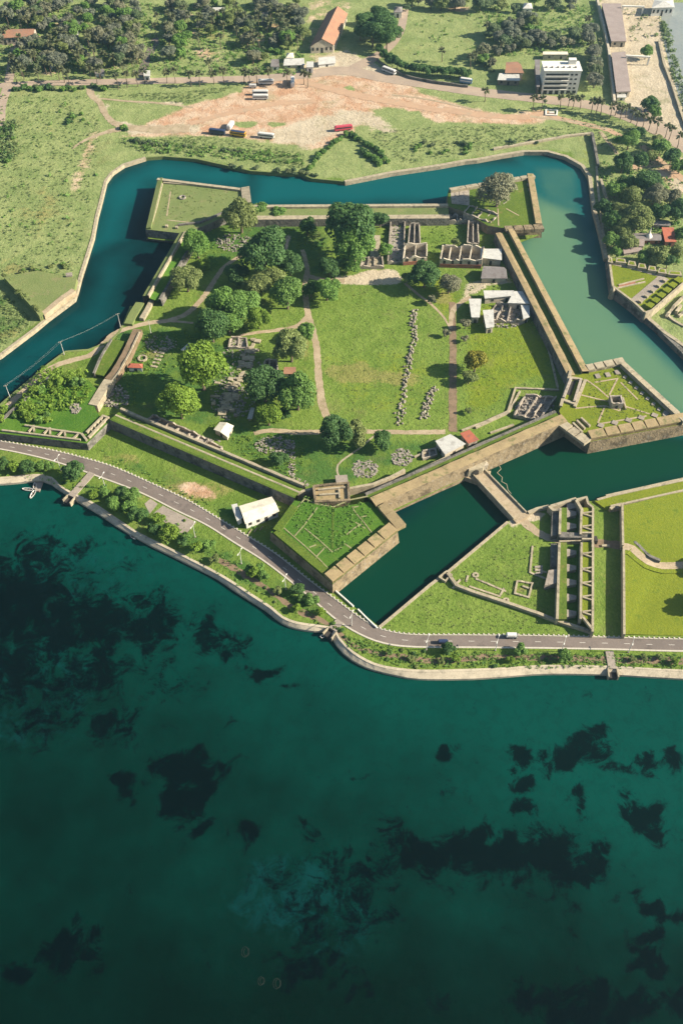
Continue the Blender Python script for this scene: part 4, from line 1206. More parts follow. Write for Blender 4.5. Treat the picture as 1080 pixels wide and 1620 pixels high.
# glacis east of the ditch: two raised lawns with the lane between
def mound(name, px, hs, m):
    v = PL([p for p in px], 2)
    poly = [P(x, y, h) for (x, y), h in zip(px, hs)]
    b = MB().poly_top(poly)
    n = len(poly)
    for i in range(n):
        a, c_ = poly[i], poly[(i + 1) % n]
        b.add([(a.x, a.y, G - .3), (c_.x, c_.y, G - .3), tuple(c_), tuple(a)], [(0, 1, 2, 3), (3, 2, 1, 0)][:1])
    return tag(b.build(name, m), kind='structure')
mound('terrain', [(984, 800), (1080, 777), (1180, 752), (1250, 880), (1080, 888), (1048, 889), (1026, 884), (1005, 866), (985, 860)], [5.2, 3.6, 2.2, 2.2, 2.8, 3.2, 4.0, 4.8, 5.2], M['lawn_gold'])
mound('terrain', [(987, 872), (1000, 874), (1022, 893), (1046, 899), (1080, 900), (1250, 890), (1250, 1006), (1080, 1006), (987, 1003)], [5.0, 4.8, 4.0, 3.2, 2.8, 2.1, 2.1, 2.15, 2.5], M['lawn_gold'])
lane = [P(x, y, z) for x, y, z in ((984, 864, 5.25), (992, 865, 5.2), (1000, 868, 5.0), (1012, 879, 4.6), (1024, 888, 4.2), (1034, 892, 3.8), (1046, 895, 3.4), (1062, 895, 3.15), (1080, 894, 3.0), (1150, 890, 2.45))]
for wd, dz, m_, nm in ((3.4, .05, 'sand', 'footpath'), (7.5, 0, 'lawn_gold', 'terrain')):
    L_, Q_ = side_lines([xy(p) for p in lane], wd / 2)
    b = MB()
    b.add([(*a, p.z + dz) for a, p in zip(L_, lane)] + [(*a, p.z + dz) for a, p in zip(Q_, lane)], [(10 + i, 11 + i, i + 1, i) for i in range(9)])
    tag(b.build(nm, M[m_]), kind='structure')
tag(MB().wall(PL([(986, 857), (1004, 858), (1016, 868), (1028, 880), (1044, 886)], 5.0), 1.2, G, 5.2, .5, 2).build('retaining_wall', M['stone_grey']), 'dark curved retaining wall beside the lane on the right lawn', 'wall')
p = P(957, 864, 2.1); tag(MB().box((p.x, p.y, G), (3.2, 1.1, .7)).build('stone_block', M['palecap']), 'pale stone block beside the lane in the grass ditch', 'block')
tag(MB().prism([xy(p) for p in PL([(940, 792), (980, 782), (1080, 760), (1180, 738), (1180, 752), (1080, 776), (984, 797), (960, 806)], 3.0)], G - .3, 2.8).build('terrain', M['lawn_gold']), kind='structure')
tag(MB().wall(PL([(964, 804), (984, 797), (1080, 775.5), (1180, 751)], 4.2), .9, G, 4.4, .1, 3).build('retaining_wall', M['palecap']), 'pale wall between moat bank and upper right lawn', 'wall')
p = PL([(965, 799), (982, 795), (982, 803), (966, 806)], 4.0)
tag(MB().prism([xy(q) for q in p], G - .3, 4.0).build('ramp_block', M['palecap']), 'pale wedge shaped ramp at the top of the grass ditch', 'ramp')
# foundations on the triangle
for lab, pls, h in (('rubble foundation square on the green triangle', [[(818, 918), (842, 922), (836, 944), (814, 938), (818, 918)], [(826, 926), (836, 930)]], .7),
                    ('long thin foundation outline on the green triangle', [[(737, 920), (740, 910)], [(742, 927), (790, 943), (797, 930)], [(752, 915), (800, 935)]], .35),
                    ('U shaped grassy foundation left of the ladder walled rampart', [[(842, 863), (838, 905), (866, 916)], [(846, 900), (864, 905)]], .5),
                    ('round stone well ring on the green triangle', [[(800 + 4 * math.cos(a), 949 + 3 * math.sin(a)) for a in np.linspace(0, 6.28, 9)]], .7),
                    ('second round stone ring near the moat corner', [[(752 + 4 * math.cos(a), 909 + 3 * math.sin(a)) for a in np.linspace(0, 6.28, 9)]], .5),
                    ('short pale wall stub near the sluice', [[(716, 930), (728, 916)]], .6)):
    r2 = empty('foundation', (*xy(P(*pls[0][0])), G), lab, 'ruin')
    for px in pls: MB().wall(PL(px, G + h), .8, G - .2, G + h, h * .5, 1.5).build('wall', M['palecap'], r2)
r2 = empty('stone_floor', (*xy(P(852, 902)), G), 'grey stone floor slabs left of the stair block', 'ruin')
for k in range(3): MB().prism([xy(p) for p in PL([(845 + k, 896 + k * 5), (858, 895 + k * 5), (857, 899 + k * 5), (845, 899 + k * 5)], G)], G - .2, G + .4).build('slab', M['slab'], r2)

# ================================================================== OUTWORK AT THE RIGHT EDGE
c = P(1000, 450, 4)
r = empty('ravelin_rampart', (c.x, c.y, 0), 'triangular outwork at the right edge with cut-out merlons round a lawn', 'rampart')
pr = [(962, 404), (968.5, 453), (1003, 479), (1019.5, 494), (1031, 492), (1085, 444), (1085, 438), (1053, 430)]
poly = [xy(p) for p in PL(pr, 6.2)]
MB().prism(offset_poly(poly, .8), -1, 5.0, poly, cap=False).build('wall', M['stone_grey'], r)
MB().poly_top([Vector((*p, 5.0)) for p in poly]).build('terrace', M['lawn_gold'], r)
def seg(px, th, z0, z1, nm, m, jit=.1): return MB().wall(PL(px, z1), th, z0, z1, jit, 3).build(nm, m, r)
seg([(962.5, 404), (969, 452), (1003, 478), (1019, 493)], 1.2, 4.5, 6.0, 'coping', M['palecap'])
MERL = [(961, 406, 969, 416), (973, 408, 990, 416), (992, 412, 1006, 421), (1008, 416, 1022, 425), (1024, 420, 1038, 429), (1040, 424, 1054, 433), (1056, 428, 1078, 436)]
for x0, y0, x1, y1 in MERL:
    q = [xy(p) for p in PL([(x0, y1 - 2), (x0 + 2, y0), (x1 - 2, y0 + 1.5), (x1, y1)], 6.8)]
    MB().prism(q, G, 6.8).build('merlon', M['palecap'], r)
    qq = offset_poly(q, -.8); MB().prism(qq, 6.7, 6.95).build('merlon_turf', M['lawn_gold'], r)
seg([(965, 416), (1000, 424), (1050, 438)], 2.2, 4.6, 5.15, 'walk', M['palecap'])
seg([(1004, 477), (1050, 438)], 5.5, 4.6, 5.2, 'walk', M['slab'])
for k in range(5):
    x, y = 1010 + k * 9.5, 474 - k * 8.2
    seg([(x, y), (x + 5, y + 3)], 1.2, 5, 6.2, 'pier', M['palecap'])
for k in range(6):
    x, y = 1024 + k * 9, 484 - k * 8
    q = [xy(p) for p in PL([(x - 4, y - 2), (x + 3, y - 7), (x + 11, y - 3), (x + 5, y + 3)], 6.6)]
    MB().prism(q, 4.5, 6.6).build('merlon', M['lawn_gold'], r)
seg([(1020, 494), (1031, 490), (1085, 443)], 1.1, G, 6.9, 'coping', M['palecap'])
seg([(976, 455), (1020, 445)], .8, 4.9, 5.6, 'ramp_wall', M['palecap']); seg([(978, 450), (1018, 440)], .8, 4.9, 5.6, 'ramp_wall', M['palecap'])
MB().prism([xy(p) for p in PL([(978, 451), (1004, 445), (1005, 450), (978, 455)], 5.1)], 5.0, 5.1).build('ramp', M['brick'], r)
p = P(969, 457, 6); MB().tube([(p.x, p.y, -1), (p.x, p.y, 5.6), (p.x, p.y, 6.8)], [1.5, 1.2, .3], 10).build('sentry_turret', M['palecap'], r)
r2 = empty('ruined_outwork', (*xy(P(1072, 485)), G), 'crumbling pale ruin beyond the ditch at the right edge', 'ruin')
for px, h in (([(1054, 497), (1060, 490), (1066, 482), (1078, 470), (1090, 462)], 2.6), ([(1070, 490), (1078, 478)], 3.2), ([(1058, 499), (1070, 507), (1084, 514)], 1.4), ([(1074, 496), (1086, 488)], 2.4)):
    MB().wall(PL(px, G + h), 1.4, G, G + h, h * .6, 2).build('wall', M['palecap'], r2)
tag(MB().wall(PL([(1022, 500), (1050, 525), (1090, 552)], 3.4), 2.0, G, 3.6, .3, 3).build('retaining_wall', M['palecap']), 'grassy coping bank between ditch and moat at the right edge', 'wall')

# outwork on the left bank: overgrown traverse with sandy face
r = empty('ruined_outwork', (*xy(P(90, 460)), G), 'overgrown outwork on the left bank with a sandy wall facing the moat', 'rampart')
MB().prism([xy(p) for p in PL([(8, 437), (66, 500), (118, 458), (122, 440), (60, 428)], 5.0)], G - .5, 5.0).build('terrace', M['lawn_pale'], r)
MB().wall(PL([(67, 497), (92, 476), (117, 458)], 5.2), 3.0, G - .5, 5.4, .3, 3).build('wall', M['sand'], r)
MB().wall(PL([(10, 438), (30, 458), (50, 480), (66, 498)], 5.6), 2.6, G - .5, 6.4, 1.0, 3).build('parapet', M['lawn_pale'], r)
p = P(110, 436, 5); MB().box((p.x, p.y, 5), (3.2, 2.6, 1.0), .2).build('stone_block', M['slab'], r)
# outworks by the far bank
for lab, px, z1, w, m in (('thin dark wall running down the slope near the top right bank', [(936, 209), (941, 232), (946, 260)], 4.4, 1.6, 'stone_grey'), ('pale coping along the top of the far right slope', [(936, 209), (900, 213), (838, 224), (780, 234)], 3.4, 1.8, 'palecap'),
                          ('thin wall in the grass right of the moat curve', [(950, 282), (957, 305), (961, 318)], 4.2, 1.4, 'palecap'), ('slim wall left of the thin grass wall, by the moat curve', [(943, 262), (946, 300), (951, 345), (957, 390)], 3.2, 1.2, 'palecap')):
    tag(MB().wall(PL(px, z1), w, G - .3, z1, .4, 3).build('retaining_wall', M[m]), lab, 'wall')
# ================================================================== BUILDINGS
def house(name, label, cat, roof_px, ze, rh, roof_m, wall_m, kind='gable', z0=G, windows=3, inset=.5, long_first=True, floors=1, group=None):
    """roof_px: the four eave corners on level ze, long side first (a-b and d-c long)"""
    q = [xy(p) for p in PL(roof_px, ze)]
    if sum(q[i].x * q[(i + 1) % 4].y - q[(i + 1) % 4].x * q[i].y for i in range(4)) < 0:
        q = [q[1], q[0], q[3], q[2]]
    c = sum(q, Vector((0, 0))) / 4
    r = empty(name, (c.x, c.y, z0), label, cat, group)
    w = offset_poly(q, -inset)
    MB().prism(w, z0 - .3, ze).build('wall', wall_m, r)
    b = MB()
    th = .22
    if kind == 'flat':
        b.prism(q, ze + .002, ze + .35); b.build('roof', roof_m, r)
    else:
        if kind == 'shed':
            hs = [ze, ze, ze + rh, ze + rh]
            top = [(*q[i], hs[i] + th) for i in range(4)]; bot = [(*q[i], hs[i] + .01) for i in range(4)]
            b.add(bot + top, [(3, 2, 1, 0), (4, 5, 6, 7)] + [(i, (i + 1) % 4, 4 + (i + 1) % 4, 4 + i) for i in range(4)])
            MB().prism(w, ze - .01, ze + .05, None).build('gable_end', wall_m, r)
        else:
            e0, e1 = (q[0] + q[3]) / 2, (q[1] + q[2]) / 2
            if kind == 'hip':
                k = min(.45, (q[0] - q[3]).length / 2 / max(1e-3, (q[0] - q[1]).length)); e0, e1 = e0.lerp(e1, k), e1.lerp(e0, k)
            for dz, fl in ((th, False), (0.01, True)):
                v = [(*p, ze + dz) for p in q] + [(*e0, ze + rh + dz), (*e1, ze + rh + dz)]
                fs = [(0, 1, 5, 4), (2, 3, 4, 5)] + ([(1, 2, 5), (3, 0, 4)] if kind == 'hip' else [])
                b.add(v, [f[::-1] for f in fs] if fl else fs)
            if kind == 'gable':
                g = MB()
                we0, we1 = (w[0] + w[3]) / 2, (w[1] + w[2]) / 2
                g.add([(*w[0], ze), (*w[3], ze), (*we0, ze + rh * .92)], [(0, 1, 2)]); g.add([(*w[1], ze), (*w[2], ze), (*we1, ze + rh * .92)], [(1, 0, 2)])
                g.build('gable_end', wall_m, r)
        b.build('roof', roof_m, r)
    if windows:
        # on the two sides that face the viewer
        sides = sorted(range(4), key=lambda i: (w[i] + w[(i + 1) % 4]).y)[:2]
        for si in sides:
            a, b2 = w[si], w[(si + 1) % 4]
            L = (b2 - a).length
            n = max(1, int(L / (12 / max(1, windows))))
            d = (b2 - a) / L
            nr = Vector((d.y, -d.x))
            hgt = (ze - z0) / floors
            for fl in range(floors):
                for i in range(n):
                    pz = a + d * (L * (i + .5) / n) + nr * .03
                    dd = (i == n // 2 and fl == 0)
                    MB().box((pz.x, pz.y, z0 + fl * hgt + (.05 if dd else hgt * .38)), (min(1.4, L / n * .5), .12, hgt * (.72 if dd else .40)), math.atan2(d.y, d.x)).build('door' if dd else 'window', M['dark'], r)
    return r


house('modern_shed', 'large pale grey roofed shed beside the tan fort walk', 'shed', [(688, 698), (712, 687), (736, 704), (703, 721)], 5.6, .6, M['roof_white'], M['cream'], 'shed', windows=2)
house('modern_shed', 'small shed with red tiled roof touching the pale grey shed', 'shed', [(727, 686), (742, 680), (757, 698), (740, 704)], 5.2, .8, M['roof_red'], M['ruin'], 'shed', windows=1)
house('hut', 'cream roofed hut on the grass behind the shaded curtain wall', 'hut', [(338, 680), (348, 668), (370, 674), (360, 692)], 4.8, .9, M['roof_cream'], M['cream'], 'gable', windows=2)
house('hut', 'small red roofed hut on the shaded left lawn', 'hut', [(202, 582), (226, 583), (226, 576), (205, 575)], 4.6, 1.0, M['roof_red'], M['white'], 'hip', windows=2)
r = house('boat_shed', 'long cream roofed shed between coast road and lower bastion', 'shed', [(388, 829), (442, 809), (430, 786), (378, 801)], 6.0, 1.0, M['roof_cream'], M['white'], 'gable', windows=4)
house('lean_to_shed', 'narrow white lean-to at the left end of the long cream shed', 'shed', [(366, 799), (375, 797), (384, 821), (375, 826)], 5.0, .6, M['roof_white'], M['white'], 'shed', windows=0)
for k in range(3):
    a, c = P(398 + k * 9, 838 - k * 2.5), P(393 + k * 9, 845 - k * 2.5)
    tag(MB().tube([(a.x, a.y, G + .3), (c.x, c.y, G + .3)], .22).build('timber_pole', M['timber']), ['leftmost', 'middle', 'rightmost'][k] + ' of three poles lying before the long cream shed', 'pole', 'poles lying on the grass')
# sheds inside the fort, upper right
for lab, q, ze, rh, m in (('pale metal roof at the back left of the right-hand shed group', [(764, 460), (812, 460), (815, 469), (766, 474)], 5.2, .5, 'roof_white'),
                          ('broad pale metal roof at the back right of the shed group', [(812, 461), (829, 461), (837, 482), (802, 481)], 5.4, .5, 'roof_white'),
                          ('narrow pale roof running down the right side of the shed group', [(823, 483), (837, 483), (837, 503), (827, 506)], 5.0, .4, 'roof_white'),
                          ('pale shed at the left edge of the shed group', [(741, 473), (761, 473), (758, 504), (745, 504)], 5.2, .6, 'roof_white'),
                          ('pale shed at the front of the shed group', [(763, 491), (780, 490), (781, 519), (768, 521)], 5.2, .6, 'roof_white')):
    house('metal_shed', lab, 'shed', q, ze, rh, M[m], M['cream'], 'shed', windows=2)
house('ruined_barracks', 'white flat roofed annex at the right end of the ruined barracks', 'house', [(760, 394), (793, 394), (793, 413), (759, 409)], 6.0, .4, M['roof_white'], M['cream'], 'shed', windows=2)
r = house('hall', 'grey gable roofed porch below the white annex', 'house', [(760, 441), (802, 441), (797, 423), (764, 421)], 5.0, 2.0, M['roof_grey'], M['cream'], 'gable', windows=1)


def ruin(label, quad, h, wm, base=None, cross=(), jit=.35, z0=G):
    q = [xy(p) for p in PL(quad, z0)]
    c = sum(q, Vector((0, 0))) / 4
    r = empty('roofless_house', (c.x, c.y, z0), label, 'ruin')
    for i in range(4):
        MB().wall([q[i], q[(i + 1) % 4]], .7, z0 - .2, z0 + h, h * jit, 1.6).build('wall', wm, r)
    for t_ in cross:
        MB().wall([q[0].lerp(q[1], t_), q[3].lerp(q[2], t_)], .6, z0 - .2, z0 + h, h * jit * 1.2, 1.6).build('wall', wm, r)
    MB().poly_top([Vector((*p, z0 + .12)) for p in offset_poly(q, -.3)]).build('floor', M['rubble'], r)
    if base:
        d = (q[1] - q[0]).normalized(); n = Vector((d.y, -d.x))
        if n.y > 0: n = -n
        MB().wall([q[0] + n * .48, q[1] + n * .48], .35, z0 - .2, z0 + h * .38, .1, 2).build('brick_plinth', M['brick'], r)
        L = (q[1] - q[0]).length
        k = max(2, int(L / 4))
        for i in range(k):
            p = q[0] + d * (L * (i + .5) / k) + n * .42
            MB().box((p.x, p.y, z0 + h * .40), (1.3, .16, h * .34), math.atan2(d.y, d.x)).build('window', M['dark'], r)
    return r


ruin('roofless house with brick base left of the ruined barracks', [(637, 419), (674, 416), (674, 396), (640, 398)], 5.5, M['cream'], True, (.5,))
ruin('long ruined barracks with brick base and a row of dark windows', [(695, 422), (760, 424), (764, 402), (699, 400)], 6.0, M['cream'], True, (.2, .45, .7))
ruin('narrow roofless wing behind the small roofless house', [(645, 394), (664, 394), (662, 362), (648, 362)], 4.0, M['ruin'], None, (.5,))
ruin('narrow roofless wing behind the barracks right end', [(738, 392), (756, 392), (754, 358), (740, 358)], 4.0, M['ruin'], None, (.5,))
ruin('thin ruined enclosure left of the roofless wing', [(613, 418), (638, 416), (640, 352), (618, 352)], 3.2, M['ruin'], None, (), .7)
ruin('ruined back range under the top curtain wall', [(650, 356), (740, 354), (740, 346), (650, 347)], 3.6, M['ruin'], None, (.2, .4, .6, .8), .7)
ruin('ruined rooms climbing to the top right bastion', [(732, 345), (775, 360), (786, 348), (742, 333)], 4.6, M['ruin'], None, (.25, .5, .75), .4, 4.0)
ruin('broken walls in the middle of the pale shed group', [(764, 510), (826, 512), (824, 484), (784, 484)], 3.0, M['ruin'], None, (.3, .6), .8)
ruin('burnt looking ruin in the walled corner beside the right curtain', [(812, 660), (850, 668), (878, 632), (830, 628)], 2.6, M['ruin'], None, (.4, .7), .8)
ruin('ruined stone front of the old church by the sandy court', [(570, 425), (606, 425), (604, 410), (574, 410)], 2.4, M['ruin'], None, (.3, .6), .6)
ruin('roofless strip of rooms along the inner edge of the shaded curtain wall', [(232, 666), (322, 706), (330, 697), (244, 660)], 2.6, M['ruin'], None, (.15, .3, .5, .7, .85), .8)
ruin('pinkish ruined room at the right end of the shaded curtain strip', [(322, 712), (346, 722), (352, 712), (330, 704)], 3.2, M['ruin'], None, (.4,), .5)
ruin('low ruined walls in the shaded left lawn under the trees', [(362, 552), (392, 552), (390, 536), (366, 536)], 2.0, M['ruin'], None, (.5,), .7)
ruin('ruined pale room with dark interior, right of the debris field', [(416, 592), (440, 592), (438, 576), (420, 576)], 3.4, M['ruin'], None, (.4,), .4)
house('ruined_house', 'striped red and cream roofed remnant under the trees', 'house', [(448, 592), (468, 592), (468, 581), (450, 581)], 4.0, 1.0, M['roof_clay'], M['cream'], 'gable', windows=1)
house('hut', 'tiny white tilted shelter left of the dark trees', 'hut', [(391, 663), (399, 663), (403, 647), (397, 646)], 3.6, .5, M['roof_white'], M['ruin'], 'shed', windows=0)
house('hut', 'low pale roofed kiosk at the forest edge on the left lawn', 'hut', [(286, 554), (296, 557), (309, 548), (300, 543)], 3.6, .4, M['roof_white'], M['cream'], 'shed', windows=1)
# white church aisle (long pale strip) and walled lawn lines
tag(MB().prism([xy(p) for p in PL([(583, 424), (602, 424), (601, 372), (588, 372)], G + .5)], G - .2, G + .5).build('church_floor', M['palecap']), 'long white bare church floor beside the giant tree', 'ruin')
for lab, px in (('thin pale boundary wall bending across the lower right lawn', [(730, 680), (766, 667), (803, 650), (815, 613), (884, 616)]), ('thin pale wall line below the bending boundary wall', [(752, 676), (804, 652), (822, 618)]),
                ('thin pale wall beside the right curtain wall shadow', [(858, 524), (866, 545), (882, 613)]), ('short wall stub off the right curtain walk', [(858, 524), (868, 521)]),
                ('low dark wall left of the red roofed shed', [(655, 722), (672, 716), (690, 707)]), ('dark row of stone blocks below the bending boundary wall', [(775, 684), (790, 679), (812, 671)])):
    tag(MB().wall(PL(px, G + .8), .9, G - .2, G + .9, .2, 2.5).build('garden_wall', M['palecap']), lab, 'wall')
ruin('small walled pit beside the large pale shed', [(668, 728), (690, 722), (688, 712), (668, 716)], 1.6, M['ruin'], None, (.5,), .4)


def heap(label, x, y, rx, ry, n, hmax, m='rubble', cat='ruin', stuff=True, z0=G, size=(.35, 1.25)):
    """a field of broken stones nobody could count"""
    b = MB()
    for _ in range(int(n * 2.2)):
        a, q = random.random() * 6.283, math.sqrt(random.random())
        p = P(x + rx * q * math.cos(a), y + ry * q * math.sin(a), z0)
        s = random.uniform(*size)
        b.box((p.x, p.y, z0 - .2), (s, s * random.uniform(.4, 1.0), .2 + hmax * .7 * random.random() ** 2.5), random.random() * 3.14)
    o = tag(b.build('rubble', M[m]), label, cat)
    if stuff: o['kind'] = 'stuff'
    return o


heap('broken masonry strewn over the debris field beside the bright trees', 378, 600, 40, 60, 150, 1.6)
heap('broken masonry at the front of the debris field', 360, 640, 26, 26, 80, 1.4)
heap('rubble square on the rampart corner of the left lawn', 184, 630, 20, 20, 80, 1.5)
heap('pale rubble on the shaded left lawn', 255, 545, 26, 14, 60, .9)
heap('stony rubble yard below the pale leaning tree, upper left', 372, 385, 30, 14, 90, 1.6)
heap('rubble heap with dead branches on the front lawn', 435, 705, 32, 14, 110, 1.2)
heap('rubble line curling right of the front lawn heap', 462, 730, 6, 28, 40, .8)
heap('small pale stones by the inner wall of the front lawn', 462, 765, 26, 10, 40, .8)
heap('round bed of pale stones in front of the grey shed', 636, 724, 17, 14, 80, .8)
heap('stony bed with a shrub, middle of the front lawn', 577, 742, 20, 15, 80, .7)
heap('dark rubble in the walled corner by the right curtain', 845, 645, 30, 18, 120, 1.8)
heap('pale rubble between the metal sheds', 800, 505, 30, 14, 90, 1.6)
heap('rubble in the back yard of the roofless houses', 630, 385, 14, 34, 60, 1.2)
heap('rubble along the inner wall foot of the shaded curtain', 300, 700, 50, 10, 70, 1.1)
heap('rubble under the top right ruins', 720, 345, 50, 6, 70, 1.8)
heap('rubble on the left overgrown bastion', 120, 646, 8, 8, 30, 1.2, z0=6.0)
# individual slabs lying in the debris field
SL = [(398, 556, 12, 6), (393, 568, 20, 8), (388, 578, 22, 9), (386, 596, 18, 10), (400, 590, 9, 6), (362, 612, 14, 8), (360, 628, 12, 12), (357, 643, 12, 12), (352, 655, 13, 8), (344, 606, 9, 4), (349, 585, 7, 6), (368, 650, 8, 5), (372, 658, 6, 5), (341, 628, 16, 3), (338, 640, 6, 5)]
rsl = random.Random(4)
for k in range(44):
    t_ = k / 44
    SL.append((402 - 48 * t_ + rsl.gauss(0, 7), 536 + 122 * t_ + rsl.gauss(0, 5), rsl.uniform(4, 11), rsl.uniform(3, 7)))
for i, (x, y, w, h) in enumerate(SL):
    p = P(x, y); k = mpp(x, y)
    tag(MB().box((p.x, p.y, G - .1), (w * k, h * k * 1.25, random.uniform(.5, 1.3)), random.uniform(-.35, .15)).build('stone_slab', M['palecap'], None, (p.x, p.y, G), bevel=.08), 'pale broken slab lying in the debris field', 'slab', 'slabs in the debris field')
for i in range(6):
    p = P(258 - i * 2.8, 553 + i * 5.4); k = mpp(250, 560)
    tag(MB().box((p.x, p.y, G - .1), (11 * k, 4.4 * k, .5), -.25).build('stone_step', M['palecap'], None, (p.x, p.y, G), bevel=.06), 'pale stone step in the short flight on the shaded left lawn', 'step', 'stone steps on the left lawn')
p = P(226, 568); tag(MB().wall([(p.x + 2.0 * math.cos(a), p.y + 2.0 * math.sin(a)) for a in np.linspace(0, 6.28, 11)], .8, G, G + .9, .2).build('stone_well', M['palecap']), 'round stone well above the small red roofed hut', 'well')

# ---- far buildings
FB = 19.0
r = empty('office_block', (*xy(P(884, 150)), G), 'white four storey office block with dark window bands', 'building')
q = [xy(p) for p in [P(855, 149), P(912, 149)]]
dd = (q[1] - q[0]); Wd = dd.length; dd.normalize(); nn = Vector((-dd.y, dd.x))
if nn.y < 0: nn = -nn
HB = 15.5
fp = [q[0], q[1], q[1] + nn * 13, q[0] + nn * 13]
MB().prism(fp, G - .3, G + HB).build('wall', M['white'], r)
MB().prism(offset_poly(fp, .5), G + HB + .002, G + HB + .4).build('roof', M['white'], r)
an = math.atan2(dd.y, dd.x)
for fl in range(4):
    z = G + 3.6 + fl * 3.0
    p = q[0] + dd * (Wd * .36) - nn * .03
    MB().box((p.x, p.y, z), (Wd * .62, .12, 1.25), an).build('window', M['dark'], r)
    p = q[0] + dd * (Wd * .36) - nn * .35
    MB().box((p.x, p.y, z - .5), (Wd * .66, .7, .35), an).build('sun_shade', M['white'], r)
    for s in (.76, .88):
        p = q[0] + dd * (Wd * s) - nn * .03
        MB().box((p.x, p.y, z), (1.6, .12, 1.1), an).build('window', M['dark'], r)
for k in range(6):
    p = q[0] + dd * (Wd * (.1 + k * .16)) - nn * .03
    MB().box((p.x, p.y, G), (2.4, .14, 2.5), an).build('ground_opening', M['dark'], r)
    p = q[0] + dd * (Wd * (.06 + k * .16)) + nn * 4
    MB().box((p.x, p.y, G + HB + .4), (1.2, 1.2, .7), an).build('roof_vent', M['roof_grey'], r)
p = q[0] + dd * (Wd * .8) + nn * 10; MB().box((p.x, p.y, G + HB + .4), (5, 3.4, 3.0), an).build('stair_head', M['white'], r)
house('side_wing', 'blue grey side wing left of the office block', 'building', [(845, 95), (854, 95), (853, 138), (848, 138)], 8, .4, M['roof_grey'], M['stone_grey'], 'flat', windows=2)
house('walled_yard_shed', 'low pale shed behind the office block', 'shed', [(858, 82), (897, 82), (898, 88), (858, 88)], 5, .6, M['roof_cream'], M['cream'], 'shed', windows=2)
house('house', 'brown gabled house behind the open white roadside shed', 'house', [(798, 116), (828, 116), (818, 98), (800, 99)], 7, 1.8, M['roof_clay'], M['cream'], 'gable', windows=2)
house('market_shed', 'open roadside shed with pale blue roof left of the office block', 'shed', [(786, 127), (822, 128), (820, 118), (789, 118)], 5.5, .8, M['roof_white'], M['timber'], 'shed', windows=3)
house('school_hall', 'long hall with bright orange clay roof in the trees', 'building', [(490, 74), (518, 20), (550, 22), (528, 72)], 7.0, 5.0, M['roof_clay'], M['cream'], 'gable', windows=4)
house('warehouse', 'long warehouse with clay roof at the left edge, in hazy trees', 'building', [(-40, 63), (54, 58), (58, 46), (-30, 47)], 7.0, 2.5, M['roof_clay'], M['ruin'], 'gable', windows=4)
house('depot', 'long brown flat roofed depot beside the paved yard, nearer one', 'building', [(974, 146), (966, 84), (988, 82), (997, 145)], 6, .5, M['roof_brown'], M['cream'], 'flat', windows=3)
house('depot', 'long brown flat roofed depot beside the paved yard, farther one', 'building', [(966, 66), (951, 6), (981, 6), (990, 66)], 6, .5, M['roof_brown'], M['cream'], 'flat', windows=3)
house('kiosk', 'white kiosk at the near end of the brown depots', 'hut', [(975, 155), (990, 155), (989, 148), (975, 149)], 4, .4, M['roof_white'], M['white'], 'flat', windows=1)
house('white_hall', 'white building at the top right corner beyond the yard', 'building', [(1030, 13), (1066, 12), (1064, 0), (1034, 0)], 8, 1.5, M['roof_white'], M['white'], 'hip', windows=4)
r = house('courtyard_house', 'long low grey roofed house behind the white stupa', 'house', [(993, 381), (1046, 381), (1042, 370), (996, 369)], 4.6, 1.2, M['roof_grey'], M['brick'], 'gable', windows=3)
house('courtyard_house', 'house with a bright red roof at the right edge', 'house', [(1051, 383), (1069, 383), (1064, 362), (1045, 362)], 5.4, .8, M['roof_red'], M['brick'], 'shed', windows=2)
house('courtyard_house', 'small purple brown roofed house with pink wall below the stupa', 'house', [(1000, 390), (1018, 390), (1018, 378), (1002, 378)], 4.8, 1.2, M['roof_brown'], M['cream'], 'gable', windows=2)
house('courtyard_house', 'low dark shed roof at the back of the courtyard', 'house', [(1030, 356), (1060, 358), (1056, 349), (1032, 347)], 4.6, 1.0, M['roof_grey'], M['ruin'], 'gable', windows=2)
house('garden_shed', 'long low brown roof at the garden edge above the merlons', 'shed', [(986, 402), (1016, 397), (1012, 391), (984, 396)], 3.6, .6, M['roof_brown'], M['ruin'], 'shed', windows=2)
c = P(1023, 382, G)
r = empty('stupa', (c.x, c.y, G), 'small white dome shrine between the red roofed houses', 'shrine')
MB().tube([(c.x, c.y, G), (c.x, c.y, G + 1.2), (c.x, c.y, G + 1.3), (c.x, c.y, G + 3.2), (c.x, c.y, G + 4.6), (c.x, c.y, G + 5.4)], [2.8, 2.8, 2.3, 2.2, 1.3, .5], 14).build('dome', M['white'], r, smooth=True)
MB().tube([(c.x, c.y, G + 5.3), (c.x, c.y, G + 6.0), (c.x, c.y, G + 9.0)], [.7, .5, .05], 10).build('spire', M['white'], r)
